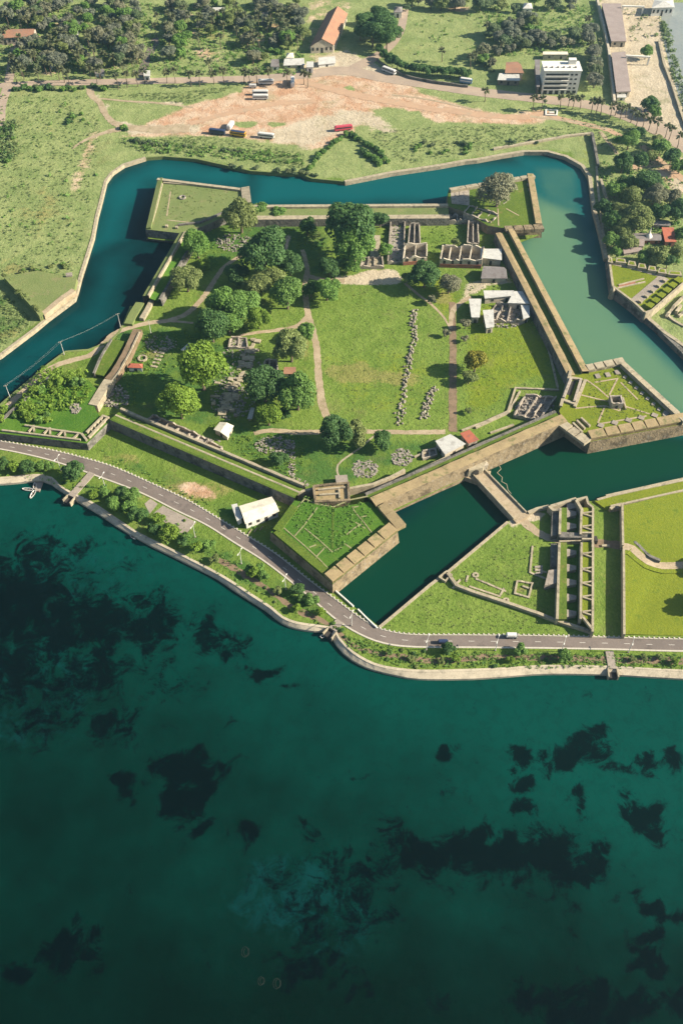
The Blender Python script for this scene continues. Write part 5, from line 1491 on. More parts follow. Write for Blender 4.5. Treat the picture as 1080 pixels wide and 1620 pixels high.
for lab, q, ze, rm, wm, k in (('white roadside hut leftmost in the row under the orange roofed hall', [(428, 106), (442, 106), (441, 94), (430, 94)], 4.5, 'roof_grey', 'white', 'gable'),
                              ('tall white hut standing behind the roadside row', [(452, 92), (465, 92), (464, 84), (454, 84)], 6, 'roof_cream', 'white', 'hip'),
                              ('long low pale shop in the middle of the roadside row', [(448, 104), (482, 103), (481, 96), (450, 97)], 4.2, 'roof_white', 'cream', 'shed'),
                              ('white shop front standing proud in the roadside row', [(484, 107), (496, 107), (496, 98), (485, 98)], 6, 'roof_white', 'white', 'flat'),
                              ('rightmost pale shop of the roadside row by the sandy junction', [(503, 103), (531, 100), (530, 93), (504, 95)], 4, 'roof_white', 'white', 'shed'),
                              ('white lorry shed by the far road junction on the left', [(227, 121), (238, 121), (238, 112), (228, 112)], 5, 'roof_white', 'white', 'flat'),
                              ('tiny white hut among far palms, beside the blue grey trees', [(80, 107), (88, 107), (87, 102), (81, 102)], 4, 'roof_white', 'white', 'gable'),
                              ('pale grey hut among far palms, left of the red earth', [(150, 117), (166, 117), (165, 110), (152, 110)], 4, 'roof_grey', 'white', 'gable'),
                              ('hazy white house at the top among trees, left third', [(117, 56), (125, 56), (124, 50), (118, 50)], 5, 'roof_white', 'white', 'gable'),
                              ('hazy white house high up beside the pale lane', [(265, 12), (277, 12), (276, 5), (267, 5)], 5, 'roof_white', 'cream', 'gable'),
                              ('pale roofed house in hazy trees near the top middle', [(336, 20), (356, 20), (355, 12), (338, 12)], 5, 'roof_white', 'cream', 'gable'),
                              ('blue grey house near the top, left of the orange roofed hall', [(412, 22), (424, 22), (424, 12), (414, 12)], 6, 'roof_grey', 'white', 'hip'),
                              ('blue grey house near the top, right of the dark tree clump', [(622, 20), (636, 20), (636, 11), (624, 11)], 6, 'roof_grey', 'white', 'hip'),
                              ('hazy pale house at the top beyond the green field', [(826, 14), (842, 14), (840, 5), (828, 5)], 6, 'roof_white', 'white', 'hip')):
    house('roadside_house', lab, 'house', q, ze, 1.6, M[rm], M[wm], k, windows=2)
# walls, gates and frames around the far yard
for lab, px, z1, w, m in (('long pale boundary wall left of the brown depots', [(944, -5), (955, 40), (963, 80), (966, 110), (972, 158)], 5, 1.6, 'cream'), ('pale wall with bushes along the canal', [(1042, 62), (1050, 100), (1062, 130), (1078, 180), (1090, 210)], 3.6, 1.6, 'palecap'),
                          ('dark fence wall under the tree row along the curving far road', [(596, 92), (618, 108), (650, 120), (690, 128), (740, 134)], 4, .8, 'stone_grey')):
    tag(MB().wall(PL(px, z1), w, G - .3, z1, .5, 5).build('boundary_wall', M[m]), lab, 'wall')
for lab, a, b2 in (('white beam gate across the paved yard, nearer', (988, 101), (1023, 103)), ('white beam gate across the paved yard, farther', (982, 22), (1014, 23))):
    A, B2 = P(*a), P(*b2)
    r = empty('entrance_gate', ((A.x + B2.x) / 2, (A.y + B2.y) / 2, G), lab, 'gate')
    for e in (A, B2): MB().box((e.x, e.y, G), (1.0, 1.0, 5.2)).build('post', M['white'], r)
    MB().box(((A.x + B2.x) / 2, (A.y + B2.y) / 2, G + 5.2), ((B2 - A).length + 1.4, 1.2, .9), math.atan2((B2 - A).y, (B2 - A).x)).build('beam', M['white'], r)
c = P(872, 176)
r = empty('foundation', (c.x, c.y, G), 'white outlined square foundation among the roadside palms', 'ruin')
MB().wall(PL([(863, 173), (881, 174), (880, 182), (863, 181)], G + .6), .9, G - .1, G + .7, 0, 0, True).build('wall', M['white'], r)
MB().wall(PL([(868, 178), (876, 178)], G + .6), 1.4, G - .1, G + .9).build('wall', M['white'], r)

# ================================================================== VEHICLES, BOATS, POLES
def heading(a, b2):
    A, B2 = P(*a), P(*b2)
    return math.atan2((B2 - A).y, (B2 - A).x)


def rounded(size, z0, bev):
    bm = bmesh.new()
    bmesh.ops.create_cube(bm, size=1)
    for v in bm.verts: v.co = Vector((v.co.x * size[0], v.co.y * size[1], v.co.z * size[2] + z0 + size[2] / 2))
    bmesh.ops.bevel(bm, geom=list(bm.edges), offset=bev, segments=2, affect='EDGES')
    return bm


def part(bm, name, m, parent):
    me = bpy.data.meshes.new(name); bm.to_mesh(me); bm.free(); me.materials.append(m)
    o = bpy.data.objects.new(name, me); COL.objects.link(o); o.parent = parent
    return o


def wheels(r, L, Wd, rad, xs):
    for x in xs:
        for s in (1, -1):
            b = MB().tube([(x, s * (Wd / 2 - .12), rad), (x, s * (Wd / 2 + .03), rad)], rad, 12)
            me = b.mesh('wheel'); me.materials.append(M['rubber'])
            o = bpy.data.objects.new('wheel', me); COL.objects.link(o); o.parent = r


def bus(label, at, to, col, L=10.5, Wd=2.6, Hh=3.0, band='glass', roofm=None, name='bus', cat='bus', group='buses parked on the red earth'):
    p = P(*at)
    r = empty(name, (p.x, p.y, G + .03), label, cat, group, heading(at, to))
    part(rounded((L, Wd, Hh - .5), .5, .22), 'body', M[col], r)
    big = L > 6
    part(rounded((L * (.90 if big else .5), Wd + .06, .85 if big else .5), 1.75 if big else Hh - .75, .05), 'window_band', M[band], r)
    part(rounded((.12, Wd * .82, 1.0), 1.6 if big else Hh - 1.15, .04), 'windscreen', M['glass'], r).location = (L / 2 - .02, 0, 0)
    part(rounded((L * .88, Wd * .84, .22), Hh, .08), 'roof', M[roofm or col], r)
    for s in (1, -1): part(rounded((.1, .35, .2), .9, .03), 'headlight', M['white'], r).location = (L / 2, s * .85, 0)
    wheels(r, L, Wd, .5, (L * .32, -L * .28))
    return r


bus('navy blue bus parked left of the yellow bus', (344, 212), (360, 214), 'p_navy')
bus('black and yellow bus parked between navy and white buses', (377, 215), (390, 217), 'p_yellow', roofm='p_navy')
bus('white bus standing alone at the near edge of the red earth', (421, 218), (440, 220), 'p_white')
bus('white bus, far one of the close pair on the red earth', (412, 150), (430, 150), 'p_white')
bus('white bus, near one of the close pair on the red earth', (412, 157), (430, 157), 'p_white')
bus('white bus standing under the far palms at the top of red earth', (421, 133), (440, 133), 'p_white')
bus('white bus parked end-on, pointing at the viewer', (463, 133), (463, 120), 'p_white')
bus('red and pink bus by the green outwork', (543, 206), (560, 204), 'p_red', L=11.5)
bus('white bus driving on the curved far road', (615, 115), (628, 120), 'p_white', L=11)
bus('white lorry parked diagonally behind the navy bus', (365, 202), (372, 192), 'p_white', L=8, band='p_white', name='lorry', cat='lorry', group='lorries')
bus('blue lorry driving on the far road left of the open shed', (736, 132), (750, 134), 'p_blue', L=8.5, Hh=3.4, band='p_white', roofm='p_white', name='lorry', cat='lorry', group='lorries')
bus('small white van by the far palms left of red earth', (400, 139), (408, 139), 'p_white', L=5, Wd=2, Hh=2.3, name='van', cat='van', group='vans')
bus('white van on the coast road beside the kerb', (808, 1008), (830, 1008.3), 'p_white', L=4.2, Wd=1.8, Hh=2.1, name='van', cat='van', group='vans')
bus('dark blue car beside the dark tree in the paved yard', (1022, 177), (1034, 176), 'p_navy', L=4.4, Wd=1.8, Hh=1.6, name='car', cat='car', group='cars')
bus('dark minibus in the tree shade on the coast road', (700, 1017), (720, 1017), 'p_navy', L=3.8, Wd=1.5, Hh=1.5, name='car', cat='car', group='cars')


def boat(label, at, to, L, Wd, m='p_white', group='small boats'):
    p = P(*at, 0)
    r = empty('boat', (p.x, p.y, .05), label, 'boat', group, math.atan2((P(*to, 0) - p).y, (P(*to, 0) - p).x))
    n = 14
    prof = []
    for i in range(n + 1):
        t_ = i / n
        prof.append((L * (t_ - .5), Wd / 2 * (math.sin(math.pi * min(1, .18 + t_ * .82)) ** .6 if t_ < 1 else 0.02)))
    ol = [(x, w) for x, w in prof] + [(x, -w) for x, w in prof[::-1]]
    k = len(ol)
    b = MB()
    rings = [(1, .55), (.82, .55), (.74, .12)]
    vs = [(x * .9, y * .6, -.3) for x, y in ol] + [(x, y, .55) for x, y in ol] + [(x * .93, y * .78, .55) for x, y in ol] + [(x * .88, y * .7, .10) for x, y in ol]
    fs = []
    for q in range(3):
        fs += [(q * k + (i + 1) % k, q * k + i, (q + 1) * k + i, (q + 1) * k + (i + 1) % k) for i in range(k)]
    b.add(vs, fs)
    me = b.mesh('hull'); me.materials.append(M[m]); o = bpy.data.objects.new('hull', me); COL.objects.link(o); o.parent = r
    b = MB().add([(x * .885, y * .70, .12) for x, y in ol], [tuple(range(k))[::-1]])
    me = b.mesh('floor'); me.materials.append(M['stone_grey']); o = bpy.data.objects.new('floor', me); COL.objects.link(o); o.parent = r
    for x in (-.2, .12):
        o = part(rounded((.3, Wd * .72, .08), .42, .02), 'thwart', M['timber'], r); o.location = (L * x, 0, 0)
    return r


boat('white boat lying left of the pontoon by the seawall', (44, 775), (36, 774), 4.8, 1.7)
boat('white boat lying below the pontoon, tilted towards the viewer', (52.5, 783), (48, 790), 4.6, 1.7)
boat('small grey boat tied against the pontoon', (56, 769), (56, 762), 3.8, 1.5, 'p_white')
boat('white boat moored at the mouth of the short culvert', (515.5, 1004), (523, 999), 4.9, 1.6)
boat('small pale boat beside the diagonal seawall', (211, 851), (220, 858), 3.2, 1.1)
c = P(62, 770, .3)
r = empty('pontoon', (c.x, c.y, 0), 'grey plank pontoon at the seawall with boats around it', 'pontoon')
MB().prism([xy(p) for p in PL([(57, 763), (69, 763), (63, 778), (56, 776)], .45)], .15, .45).build('deck', M['slab'], r)
for x, y in ((57, 764), (68, 764), (63, 777), (56, 775)):
    p = P(x, y, .5); MB().tube([(p.x, p.y, -1), (p.x, p.y, 1.3)], .14).build('post', M['timber'], r)
for lab, x, y, s in (('ring shaped fish trap in the dark water, highest of three', 386, 1506, 1.5), ('faint ring shaped fish trap, middle of three', 411, 1552, 1.2), ('bright ring shaped fish trap, lowest of three', 436, 1556, 1.5)):
    c = P(x, y, 0)
    b = MB()
    for dz, rr in ((.06, s), (.16, s * .8)):
        b.tube([(c.x + rr * .7 * math.cos(a) + dz * 5, c.y + rr * math.sin(a), dz) for a in np.linspace(0, 6.28, 15)], .028, 4)
    tag(b.build('fish_trap', M['weedtrap']), lab, 'fish trap', 'fish traps in the lagoon')


def lamp_post(label, x, y, h=8.0, ang=1.2, z0=G, lamp=True, name='street_lamp', cat='street lamp', group='lamp posts along the coast road'):
    p = P(x, y, z0)
    r = empty(name, (p.x, p.y, z0), label, cat, group)
    MB().tube([(p.x, p.y, z0), (p.x, p.y, z0 + h * .5), (p.x, p.y, z0 + h)], [.17, .13, .09], 7).build('pole', M['metal'], r)
    MB().box((p.x, p.y, z0 - .05), (.6, .6, .35)).build('footing', M['slab'], r)
    if lamp:
        for s in (1, -1):
            e = Vector((math.cos(ang), math.sin(ang))) * s * 1.7
            MB().tube([(p.x, p.y, z0 + h - .3), (p.x + e.x * .5, p.y + e.y * .5, z0 + h + .25), (p.x + e.x, p.y + e.y, z0 + h + .3)], .07, 5).build('arm', M['metal'], r)
            MB().box((p.x + e.x, p.y + e.y, z0 + h + .22), (.9, .35, .16), ang).build('lamp_head', M['white'], r)
    else:
        MB().box((p.x, p.y, z0 + h - .5), (2.0, .16, .16), ang).build('crossarm', M['timber'], r)
        for s in (-.8, 0, .8): MB().tube([(p.x + s * math.cos(ang), p.y + s * math.sin(ang), z0 + h - .35), (p.x + s * math.cos(ang), p.y + s * math.sin(ang), z0 + h)], .06, 5).build('insulator', M['white'], r)
    return r


LAMPS = [(97, 744), (167, 772), (309, 850), (382, 892), (452, 933), (556, 990), (674, 1028), (783, 1029), (887, 1031), (993, 1032)]
ORD = ['first', 'second', 'third', 'fourth', 'fifth', 'sixth', 'seventh', 'eighth', 'ninth', 'tenth', 'eleventh', 'twelfth', 'thirteenth', 'fourteenth', 'fifteenth', 'sixteenth', 'seventeenth', 'eighteenth', 'nineteenth', 'twentieth',
       'twenty-first', 'twenty-second', 'twenty-third', 'twenty-fourth', 'twenty-fifth', 'twenty-sixth', 'twenty-seventh', 'twenty-eighth', 'twenty-ninth', 'thirtieth']
for i, (x, y) in enumerate(LAMPS):
    lamp_post('white two armed lamp post, %s from the left along the coast road' % ORD[i], x, y)
for lab, x, y in (('pale utility pole leaning over the moat, leftmost of the row', 17, 630), ('pale utility pole on the moat bank at the track bend', 102, 561), ('pale utility pole by the broken rampart and the moat', 191, 517), ('utility pole at the track fork on the left lawn', 239, 527)):
    lamp_post(lab, x, y, 8.5, .5, lamp=False, name='utility_pole', cat='utility pole', group='utility poles along the sandy track')
# overhead wires between the poles
pp = [P(17, 630), P(102, 561), P(191, 517)]
for a, b2, lab in ((pp[0], pp[1], 'slack wires between the two left utility poles'), (pp[1], pp[2], 'slack wires between the two right utility poles')):
    b = MB()
    for s in (-.8, .8):
        b.tube([(a.lerp(b2, t_).x + s * .88, a.lerp(b2, t_).y + s * .48, G + 8.4 - 1.2 * math.sin(math.pi * t_)) for t_ in np.linspace(0, 1, 9)], .012, 4)
    tag(b.build('overhead_wire', M['metal']), lab, 'wire')

# ================================================================== ROCKS
def rock_mesh(seed):
    bm = bmesh.new()
    bmesh.ops.create_icosphere(bm, subdivisions=2, radius=1)
    rr = random.Random(seed)
    dirs = [Vector((rr.uniform(-1, 1), rr.uniform(-1, 1), rr.uniform(-1, 1))).normalized() for _ in range(7)]
    cut = [rr.uniform(.55, .9) for _ in dirs]
    for v in bm.verts:
        for d, c_ in zip(dirs, cut):
            k = v.co.dot(d)
            if k > c_: v.co -= d * (k - c_)
        v.co.z *= .8
    me = bpy.data.meshes.new('rock'); bm.to_mesh(me); bm.free(); me.materials.append(M['rock'])
    return me


RK = [rock_mesh(i) for i in range(5)]
ROW1 = [(656, 490), (653, 505), (655, 520), (656, 533), (653, 548), (649, 560), (648, 572), (645, 586), (642, 600), (640, 615), (637, 632), (634, 648), (632, 664), (632, 672)]
ROW2 = [(683, 613), (681, 625), (677, 637), (672, 650), (669, 663)]
for row, n, wd, lab, grp in ((ROW1, 170, 6.4, 'weathered pale stone in the long row of stones on the lawn', 'stones in the long row'), (ROW2, 60, 8.5, 'weathered pale stone in the short row of stones on the lawn', 'stones in the short row')):
    path = [xy(p) for p in PL(row, G)]
    pts_ = resample(smooth_path(path, 1.0), n)
    for i, p in enumerate(pts_):
        o = bpy.data.objects.new('rock', RK[i % 5])
        s = random.uniform(.42, .82)
        q = p + Vector((random.uniform(-.5, .5) * wd * .42, random.uniform(-.6, .6)))
        if random.random() < .12: q += Vector((random.uniform(-2.4, 2.4), 0))
        o.location = (q.x, q.y, G + s * .35)
        o.rotation_euler = (random.uniform(-.3, .3), random.uniform(-.3, .3), random.random() * 6.28)
        o.scale = (s * 1.15, s, s * random.uniform(.8, 1.5))
        COL.objects.link(tag(o, lab, 'stone', grp))
# ================================================================== VEGETATION
def leaf_cloud(centres, n, leaf, rs, flat=.5):
    """n leaf clumps (bent quads) spread over lobes: centres = (x, y, z, r)"""
    w = np.array([c[3] ** 2 for c in centres]); w = w / w.sum()
    idx = rs.choice(len(centres), n, p=w)
    C = np.array([c[:3] for c in centres])[idx]
    rr = np.array([c[3] for c in centres])[idx]
    d = rs.normal(size=(n, 3)); d /= np.linalg.norm(d, axis=1)[:, None]
    d[:, 2] = np.where(d[:, 2] < -.45, -d[:, 2], d[:, 2])
    rad = rr * (rs.uniform(.55, 1.08, n) ** .6)
    Pn = C + d * rad[:, None]
    nr = d + rs.normal(size=(n, 3)) * .55; nr[:, 2] += .25
    nr /= np.linalg.norm(nr, axis=1)[:, None]
    up = rs.normal(size=(n, 3))
    u = np.cross(nr, up); u /= np.linalg.norm(u, axis=1)[:, None]
    v = np.cross(nr, u)
    s = leaf * rs.uniform(.6, 1.35, n)[:, None]
    asp = rs.uniform(.55, 1.0, n)[:, None]
    V = np.empty((n, 4, 3))
    V[:, 0] = Pn - u * s; V[:, 1] = Pn - v * s * asp + nr * s * .18
    V[:, 2] = Pn + u * s; V[:, 3] = Pn + v * s * asp + nr * s * .18
    Fq = np.arange(n * 4).reshape(n, 4)
    return V.reshape(-1, 3), Fq


def crown_mesh(name, seed, n, leaf, lobes, spread=.60, hz=.58, zc=1.0, lr=(.26, .54)):
    rs = np.random.default_rng(seed)
    cs = [(0, 0, zc, .55)]
    for k in range(lobes):
        a = 6.283 * (k + rs.uniform(-.3, .3)) / lobes * 1.618 * 2
        e = rs.uniform(-.35, .95)
        q = spread * math.sqrt(max(0.05, 1 - e * e * .8)) * rs.uniform(.6, 1.3)
        cs.append((q * math.cos(a), q * math.sin(a), zc + hz * e * .8, rs.uniform(*lr)))
    V, Fq = leaf_cloud(cs, n, leaf, rs)
    me = bpy.data.meshes.new(name)
    me.from_pydata(V.tolist(), [], Fq.tolist())
    me.update()
    me.materials.append(M['L_mid'])
    return me


def trunk_mesh(seed):
    rs = random.Random(seed)
    b = MB()
    b.tube([(0, 0, -.05), (.02, .01, .35), (.03, -.02, .75), (.0, .0, 1.15)], [.085, .06, .05, .03], 7)
    for k in range(5):
        a = 6.283 * k / 5 + rs.uniform(-.3, .3)
        z = rs.uniform(.45, .8)
        b.tube([(0, 0, z), (.25 * math.cos(a), .25 * math.sin(a), z + .25), (.5 * math.cos(a), .5 * math.sin(a), z + .55)], [.035, .025, .012], 5)
    me = b.mesh('trunk'); me.materials.append(M['bark'])
    return me


BIG = [crown_mesh('crown', 11 + i, 7000, .058, 16) for i in range(3)]
MED = [crown_mesh('crown', 31 + i, 3200, .085, 12) for i in range(4)]
SML = [crown_mesh('crown', 51 + i, 1100, .135, 8) for i in range(4)]
BSH = [crown_mesh('foliage', 71 + i, 380, .19, 6, zc=.42, hz=.40) for i in range(4)]
TRK = [trunk_mesh(i) for i in range(3)]
CNT = [0]


def with_mat(o, m):
    o.material_slots[0].link = 'OBJECT'
    o.material_slots[0].material = M[m]


def tree(x, y, rpx, m, label, group=None, z0=G, tall=1.0, name='tree', cat='tree'):
    """crown centre (x, y) and radius in photo pixels"""
    k = mpp(x, y)
    Rm = rpx * k * 1.16
    p = P(x, y, z0 + .98 * Rm * tall)
    i = CNT[0]; CNT[0] += 1
    protos = BIG if Rm > 6.2 else (MED if Rm > 3.3 else SML)
    me = protos[i % len(protos)]
    rz = random.random() * 6.283
    r = empty(name, (p.x, p.y, z0), label, cat, group, rz)
    sx = Rm * random.uniform(.9, 1.14)
    for nm, mesh in (('crown', me), ('trunk', TRK[i % 3])):
        o = bpy.data.objects.new(nm, mesh); COL.objects.link(o); o.parent = r
        o.scale = (sx, Rm, Rm * tall * random.uniform(.92, 1.06))
        if nm == 'crown': with_mat(o, m)
    return r


def bush(x, y, rpx, m, label, group, z0=G, flat=1.0):
    Rm = rpx * mpp(x, y)
    p = P(x, y, z0 + .42 * Rm)
    i = CNT[0]; CNT[0] += 1
    o = bpy.data.objects.new('bush', BSH[i % 4]); COL.objects.link(o)
    o.location = (p.x, p.y, z0); o.rotation_euler = (0, 0, random.random() * 6.28)
    o.scale = (Rm * random.uniform(.85, 1.2), Rm * random.uniform(.85, 1.2), Rm * flat * random.uniform(.8, 1.15))
    with_mat(o, m)
    return tag(o, label, 'bush', group)


GI = 'trees inside the fort'
FORT_TREES = [
    (380, 343, 25, 'L_olive', 'pale green leaning tree beside the top left bastion', 1), (312, 389, 20, 'L_mid', 'mid green round tree beside the upper left curtain wall', 1), (295, 443, 19, 'L_olive', 'pale green round tree in the bend of the sandy track', 1),
    (322, 418, 10, 'L_bright', 'small bright tree above the bend of the sandy track', 1), (552, 362, 36, 'L_dark', 'giant dark banyan towering beside the white church floor', 1.0), (560, 392, 28, 'L_mid', 'front mass of the giant dark tree beside the church floor', 1),
    (601, 348, 12, 'L_dark', 'small dark tree behind the giant banyan', 1), (522, 424, 17, 'L_dark', 'dark low tree at the foot of the giant banyan', .8), (548, 419, 15, 'L_mid', 'mid green low tree between giant banyan and sandy court', .8),
    (517, 457, 19, 'L_mid', 'round green tree standing on the top left lawn corner', 1), (492, 459, 13, 'L_dark', 'small dark tree against the track, by the lawn corner', 1), (418, 402, 32, 'L_dark', 'broad dark tree left of the central track', 1),
    (459, 420, 18, 'L_dark', 'dark tree close to the central track, upper', 1), (454, 468, 22, 'L_mid', 'mid green tree close to the central track, by the bend', 1), (427, 440, 20, 'L_olive', 'yellowish pale tree in the middle of the grove', 1),
    (373, 434, 18, 'L_dark', 'dark tree at the left edge of the grove', 1), (408, 458, 20, 'L_olive', 'pale olive tree below the yellowish tree in the grove', 1), (384, 486, 24, 'L_mid', 'mid green tree at the grove centre', 1.05),
    (352, 482, 24, 'L_mid', 'broad green tree on the left side of the grove', 1.05), (334, 518, 26, 'L_dark', 'broad blue green tree at the lower left of the grove', 1), (362, 512, 18, 'L_mid', 'green tree at the lower end of the grove', 1),
    (409, 503, 18, 'L_bright', 'bright green tree at the lower right of the grove', 1), (318, 584, 34, 'L_bright', 'big bright green tree on the left lawn', 1.1), (284, 637, 28, 'L_bright', 'bright yellow green tree near the shaded curtain wall', 1.05),
    (460, 550, 25, 'L_olive', 'large pale green tree beside the central track', 1), (484, 526, 14, 'L_mid', 'smaller green tree on the central track edge', 1), (418, 612, 27, 'L_dark', 'dark tree with fine foliage over the debris field', 1),
    (470, 623, 28, 'L_mid', 'large round green tree right of the dark debris tree', 1.05), (424, 657, 19, 'L_bright', 'bright small tree below the dark debris tree', 1), (448, 655, 12, 'L_dark', 'low dark tree in the shade below the large round tree', .8),
    (530, 682, 24, 'L_dark', 'dark tree at the lower end of the central track', 1.1), (562, 688, 18, 'L_olive', 'olive tree touching the dark tree at the track end', 1), (605, 696, 14, 'L_dark', 'small dark tree by the thin path on the front lawn', 1),
    (752, 573, 17, 'L_yellow', 'yellow flowering tree on the right lawn', 1), (742, 597, 11, 'L_olive', 'small pale tree under the yellow flowering tree', 1), (441, 726, 12, 'L_dark', 'small dark tree in the rubble heap on the front lawn', 1),
    (672, 434, 23, 'L_dark', 'dark tree clump at the top of the big lawn', .9), (710, 451, 17, 'L_grey', 'greyish leafless looking tree right of the dark clump', .8), (644, 440, 8, 'L_olive', 'small pale bushy tree left of the dark clump', 1),
    (609, 394, 10, 'L_mid', 'small tree right of the white church floor', 1), (486, 360, 13, 'L_dark', 'small dark tree left of the giant banyan', 1), (683, 474, 7, 'L_grey', 'little round palm like tree on the diagonal lawn path', 1),
    (736, 513, 8, 'L_grey', 'little pale palm like tree left of the shed group', 1), (705, 527, 6, 'L_grey', 'little palm like tree left of the brown lawn path', 1), (735, 536, 5, 'L_grey', 'tiny pale tree right of the brown lawn path', 1), (720, 384, 7, 'L_olive', 'small tree between the roofless wings', 1),
    (410, 332, 12, 'L_mid', 'green shrubby tree under the top curtain wall', .7), (440, 336, 12, 'L_mid', 'second shrubby tree under the top curtain wall', .7), (740, 650, 5, 'L_olive', 'small faded bush tree on the lower right lawn', 1)]
for x, y, rp, m, lab, tl in FORT_TREES:
    tree(x, y, rp, m, lab, GI, tall=tl)
tree(788, 303, 25, 'L_grey', 'broad greyish tree spreading on the top right bastion', GI, 7.0, .9)
tree(1122, 893, 15, 'L_mid', 'tree just outside the frame shading the right lawn', 'trees by the right lawn')
tree(1124, 950, 17, 'L_mid', 'second tree just outside the frame shading the right lawn', 'trees by the right lawn')

# planted strip along the lagoon
STRIP = [(6, 735, 11, 'L_dark'), (22, 737, 10, 'L_bright'), (45, 738, 11, 'L_dark'), (62, 738, 9, 'L_mid'), (78, 736, 7, 'L_mid'), (117, 747, 17, 'L_dark'), (150, 783, 8, 'L_bright'), (165, 780, 9, 'L_mid'), (180, 796, 11, 'L_mid'), (192, 780, 11, 'L_dark'),
         (208, 786, 13, 'L_mid'), (218, 812, 13, 'L_dark'), (203, 802, 10, 'L_mid'), (252, 820, 9, 'L_bright'), (268, 842, 13, 'L_bright'), (243, 836, 10, 'L_dark'), (295, 848, 8, 'L_mid'), (312, 866, 9, 'L_bright'), (330, 862, 8, 'L_mid'), (340, 884, 7, 'L_olive'),
         (290, 858, 7, 'L_dark'), (400, 905, 9, 'L_bright'), (417, 910, 8, 'L_mid'), (412, 898, 7, 'L_mid'), (470, 933, 10, 'L_dark'), (492, 950, 10, 'L_mid'), (468, 962, 7, 'L_bright'), (508, 968, 7, 'L_bright'), (478, 945, 7, 'L_mid'), (440, 935, 6, 'L_olive'),
         (710, 1026, 10, 'L_dark'), (722, 1043, 6, 'L_bright'), (698, 1045, 5, 'L_olive'), (616, 1032, 5, 'L_mid'), (648, 1040, 5, 'L_olive'), (823, 1027, 9, 'L_mid'), (893, 1038, 11, 'L_mid'), (808, 1044, 6, 'L_bright'), (1000, 1043, 5, 'L_olive'), (1018, 1038, 4, 'L_olive'), (1043, 1040, 5, 'L_olive'), (1068, 1047, 6, 'L_bright')]
LEAFW = {'L_dark': 'dark', 'L_mid': 'mid green', 'L_bright': 'bright green', 'L_olive': 'pale olive', 'L_grey': 'greyish', 'L_far': 'hazy'}
for i, (x, y, rp, m) in enumerate(sorted(STRIP)):
    sz = 'large' if rp > 10.5 else ('medium' if rp > 7.5 else 'small')
    seg_ = 'left of the first culvert' if x < 135 else ('between the culverts' if x < 530 else 'right of the short culvert')
    same = sorted(t_ for t_ in STRIP if t_[3] == m and (('l' if t_[0] < 135 else 'm' if t_[0] < 530 else 'r') == ('l' if x < 135 else 'm' if x < 530 else 'r')))
    j = same.index((x, y, rp, m))
    tree(x, y, rp, m, '%s %s strip tree %s, %s of its colour' % (sz, LEAFW[m], seg_, ORD[j]), 'trees in the planted strip', tall=.85)
for i in range(46):
    t_ = random.random()
    k = int(t_ * (len(SEA_IN) - 5)) + 2
    a = cpts[k].lerp(cpts[k + 1], random.random())
    b2 = min(rb, key=lambda q: (q - a).length)
    q = a.lerp(b2, random.uniform(.12, .85))
    o = bpy.data.objects.new('bush', BSH[i % 4]); COL.objects.link(o)
    s = random.uniform(.5, 1.25); o.location = (q.x, q.y, G); o.scale = (s, s, s * .8); o.rotation_euler = (0, 0, i)
    with_mat(o, random.choice(['L_mid', 'L_bright', 'L_dark', 'L_olive']))
    tag(o, 'low bush growing in the planted strip by the lagoon', 'bush', 'low bushes in the planted strip')
for i in range(32):      # left bastion, overgrown
    x, y = random.choice([(85, 612, 30, 12), (60, 645, 40, 14), (100, 605, 22, 10), (35, 658, 20, 8)])[:2]
    x, y = x + random.gauss(0, 17), y + random.gauss(0, 6.5)
    if x - 20 > 4 * (y - 560) or y > 668: y = 645
    bush(x, y, random.uniform(5, 10), random.choice(['L_bright', 'L_bright', 'L_bright', 'L_mid']), 'bright green bush in the thicket on the left bastion', 'bushes on the left bastion', 6.0)
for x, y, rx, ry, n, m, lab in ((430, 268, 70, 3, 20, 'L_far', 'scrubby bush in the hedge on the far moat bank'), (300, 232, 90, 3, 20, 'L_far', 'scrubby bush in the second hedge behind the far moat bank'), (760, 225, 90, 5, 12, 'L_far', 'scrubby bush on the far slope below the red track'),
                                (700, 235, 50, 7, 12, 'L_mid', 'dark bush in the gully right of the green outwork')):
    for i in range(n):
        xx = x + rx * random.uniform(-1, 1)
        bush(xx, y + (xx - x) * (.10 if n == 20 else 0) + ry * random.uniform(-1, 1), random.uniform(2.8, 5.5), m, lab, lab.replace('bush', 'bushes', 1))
for path, lab in (([(492, 268), (505, 248), (522, 232), (545, 216), (556, 214)], 'dark bush in the left arm of the hedge round the green outwork'), ([(556, 214), (575, 226), (598, 240), (612, 258)], 'dark bush in the right arm of the hedge round the green outwork'),
                  ([(572, 238), (590, 252), (600, 262)], 'dark bush in the inner hedge of the green outwork')):
    q = resample([xy(p) for p in PL(path)], 14)
    for p in q:
        o = bpy.data.objects.new('bush', random.choice(BSH)); COL.objects.link(o)
        s = random.uniform(1.6, 2.8); o.location = (p.x + random.uniform(-1, 1), p.y + random.uniform(-1, 1), G); o.scale = (s, s, s); o.rotation_euler = (0, 0, random.random() * 6)
        with_mat(o, random.choice(['L_dark', 'L_mid', 'L_mid'])); tag(o, lab, 'bush', lab.replace('bush', 'bushes', 1))
for i in range(17):
    x = random.uniform(5, 62)
    bush(x, 437 + (x - 8) * 1.05 + random.uniform(-4, 4), random.uniform(3, 5.5), 'L_olive', 'olive bush on the parapet of the left bank outwork', 'bushes on the left bank outwork', G + 3)
for i in range(14):
    x = random.uniform(30, 120)
    bush(x, 430 - (x - 30) * .12 + random.uniform(-4, 4), random.uniform(2.5, 5), random.choice(['L_olive', 'L_mid']), 'scrub bush along the back of the left bank outwork', 'bushes behind the left bank outwork')
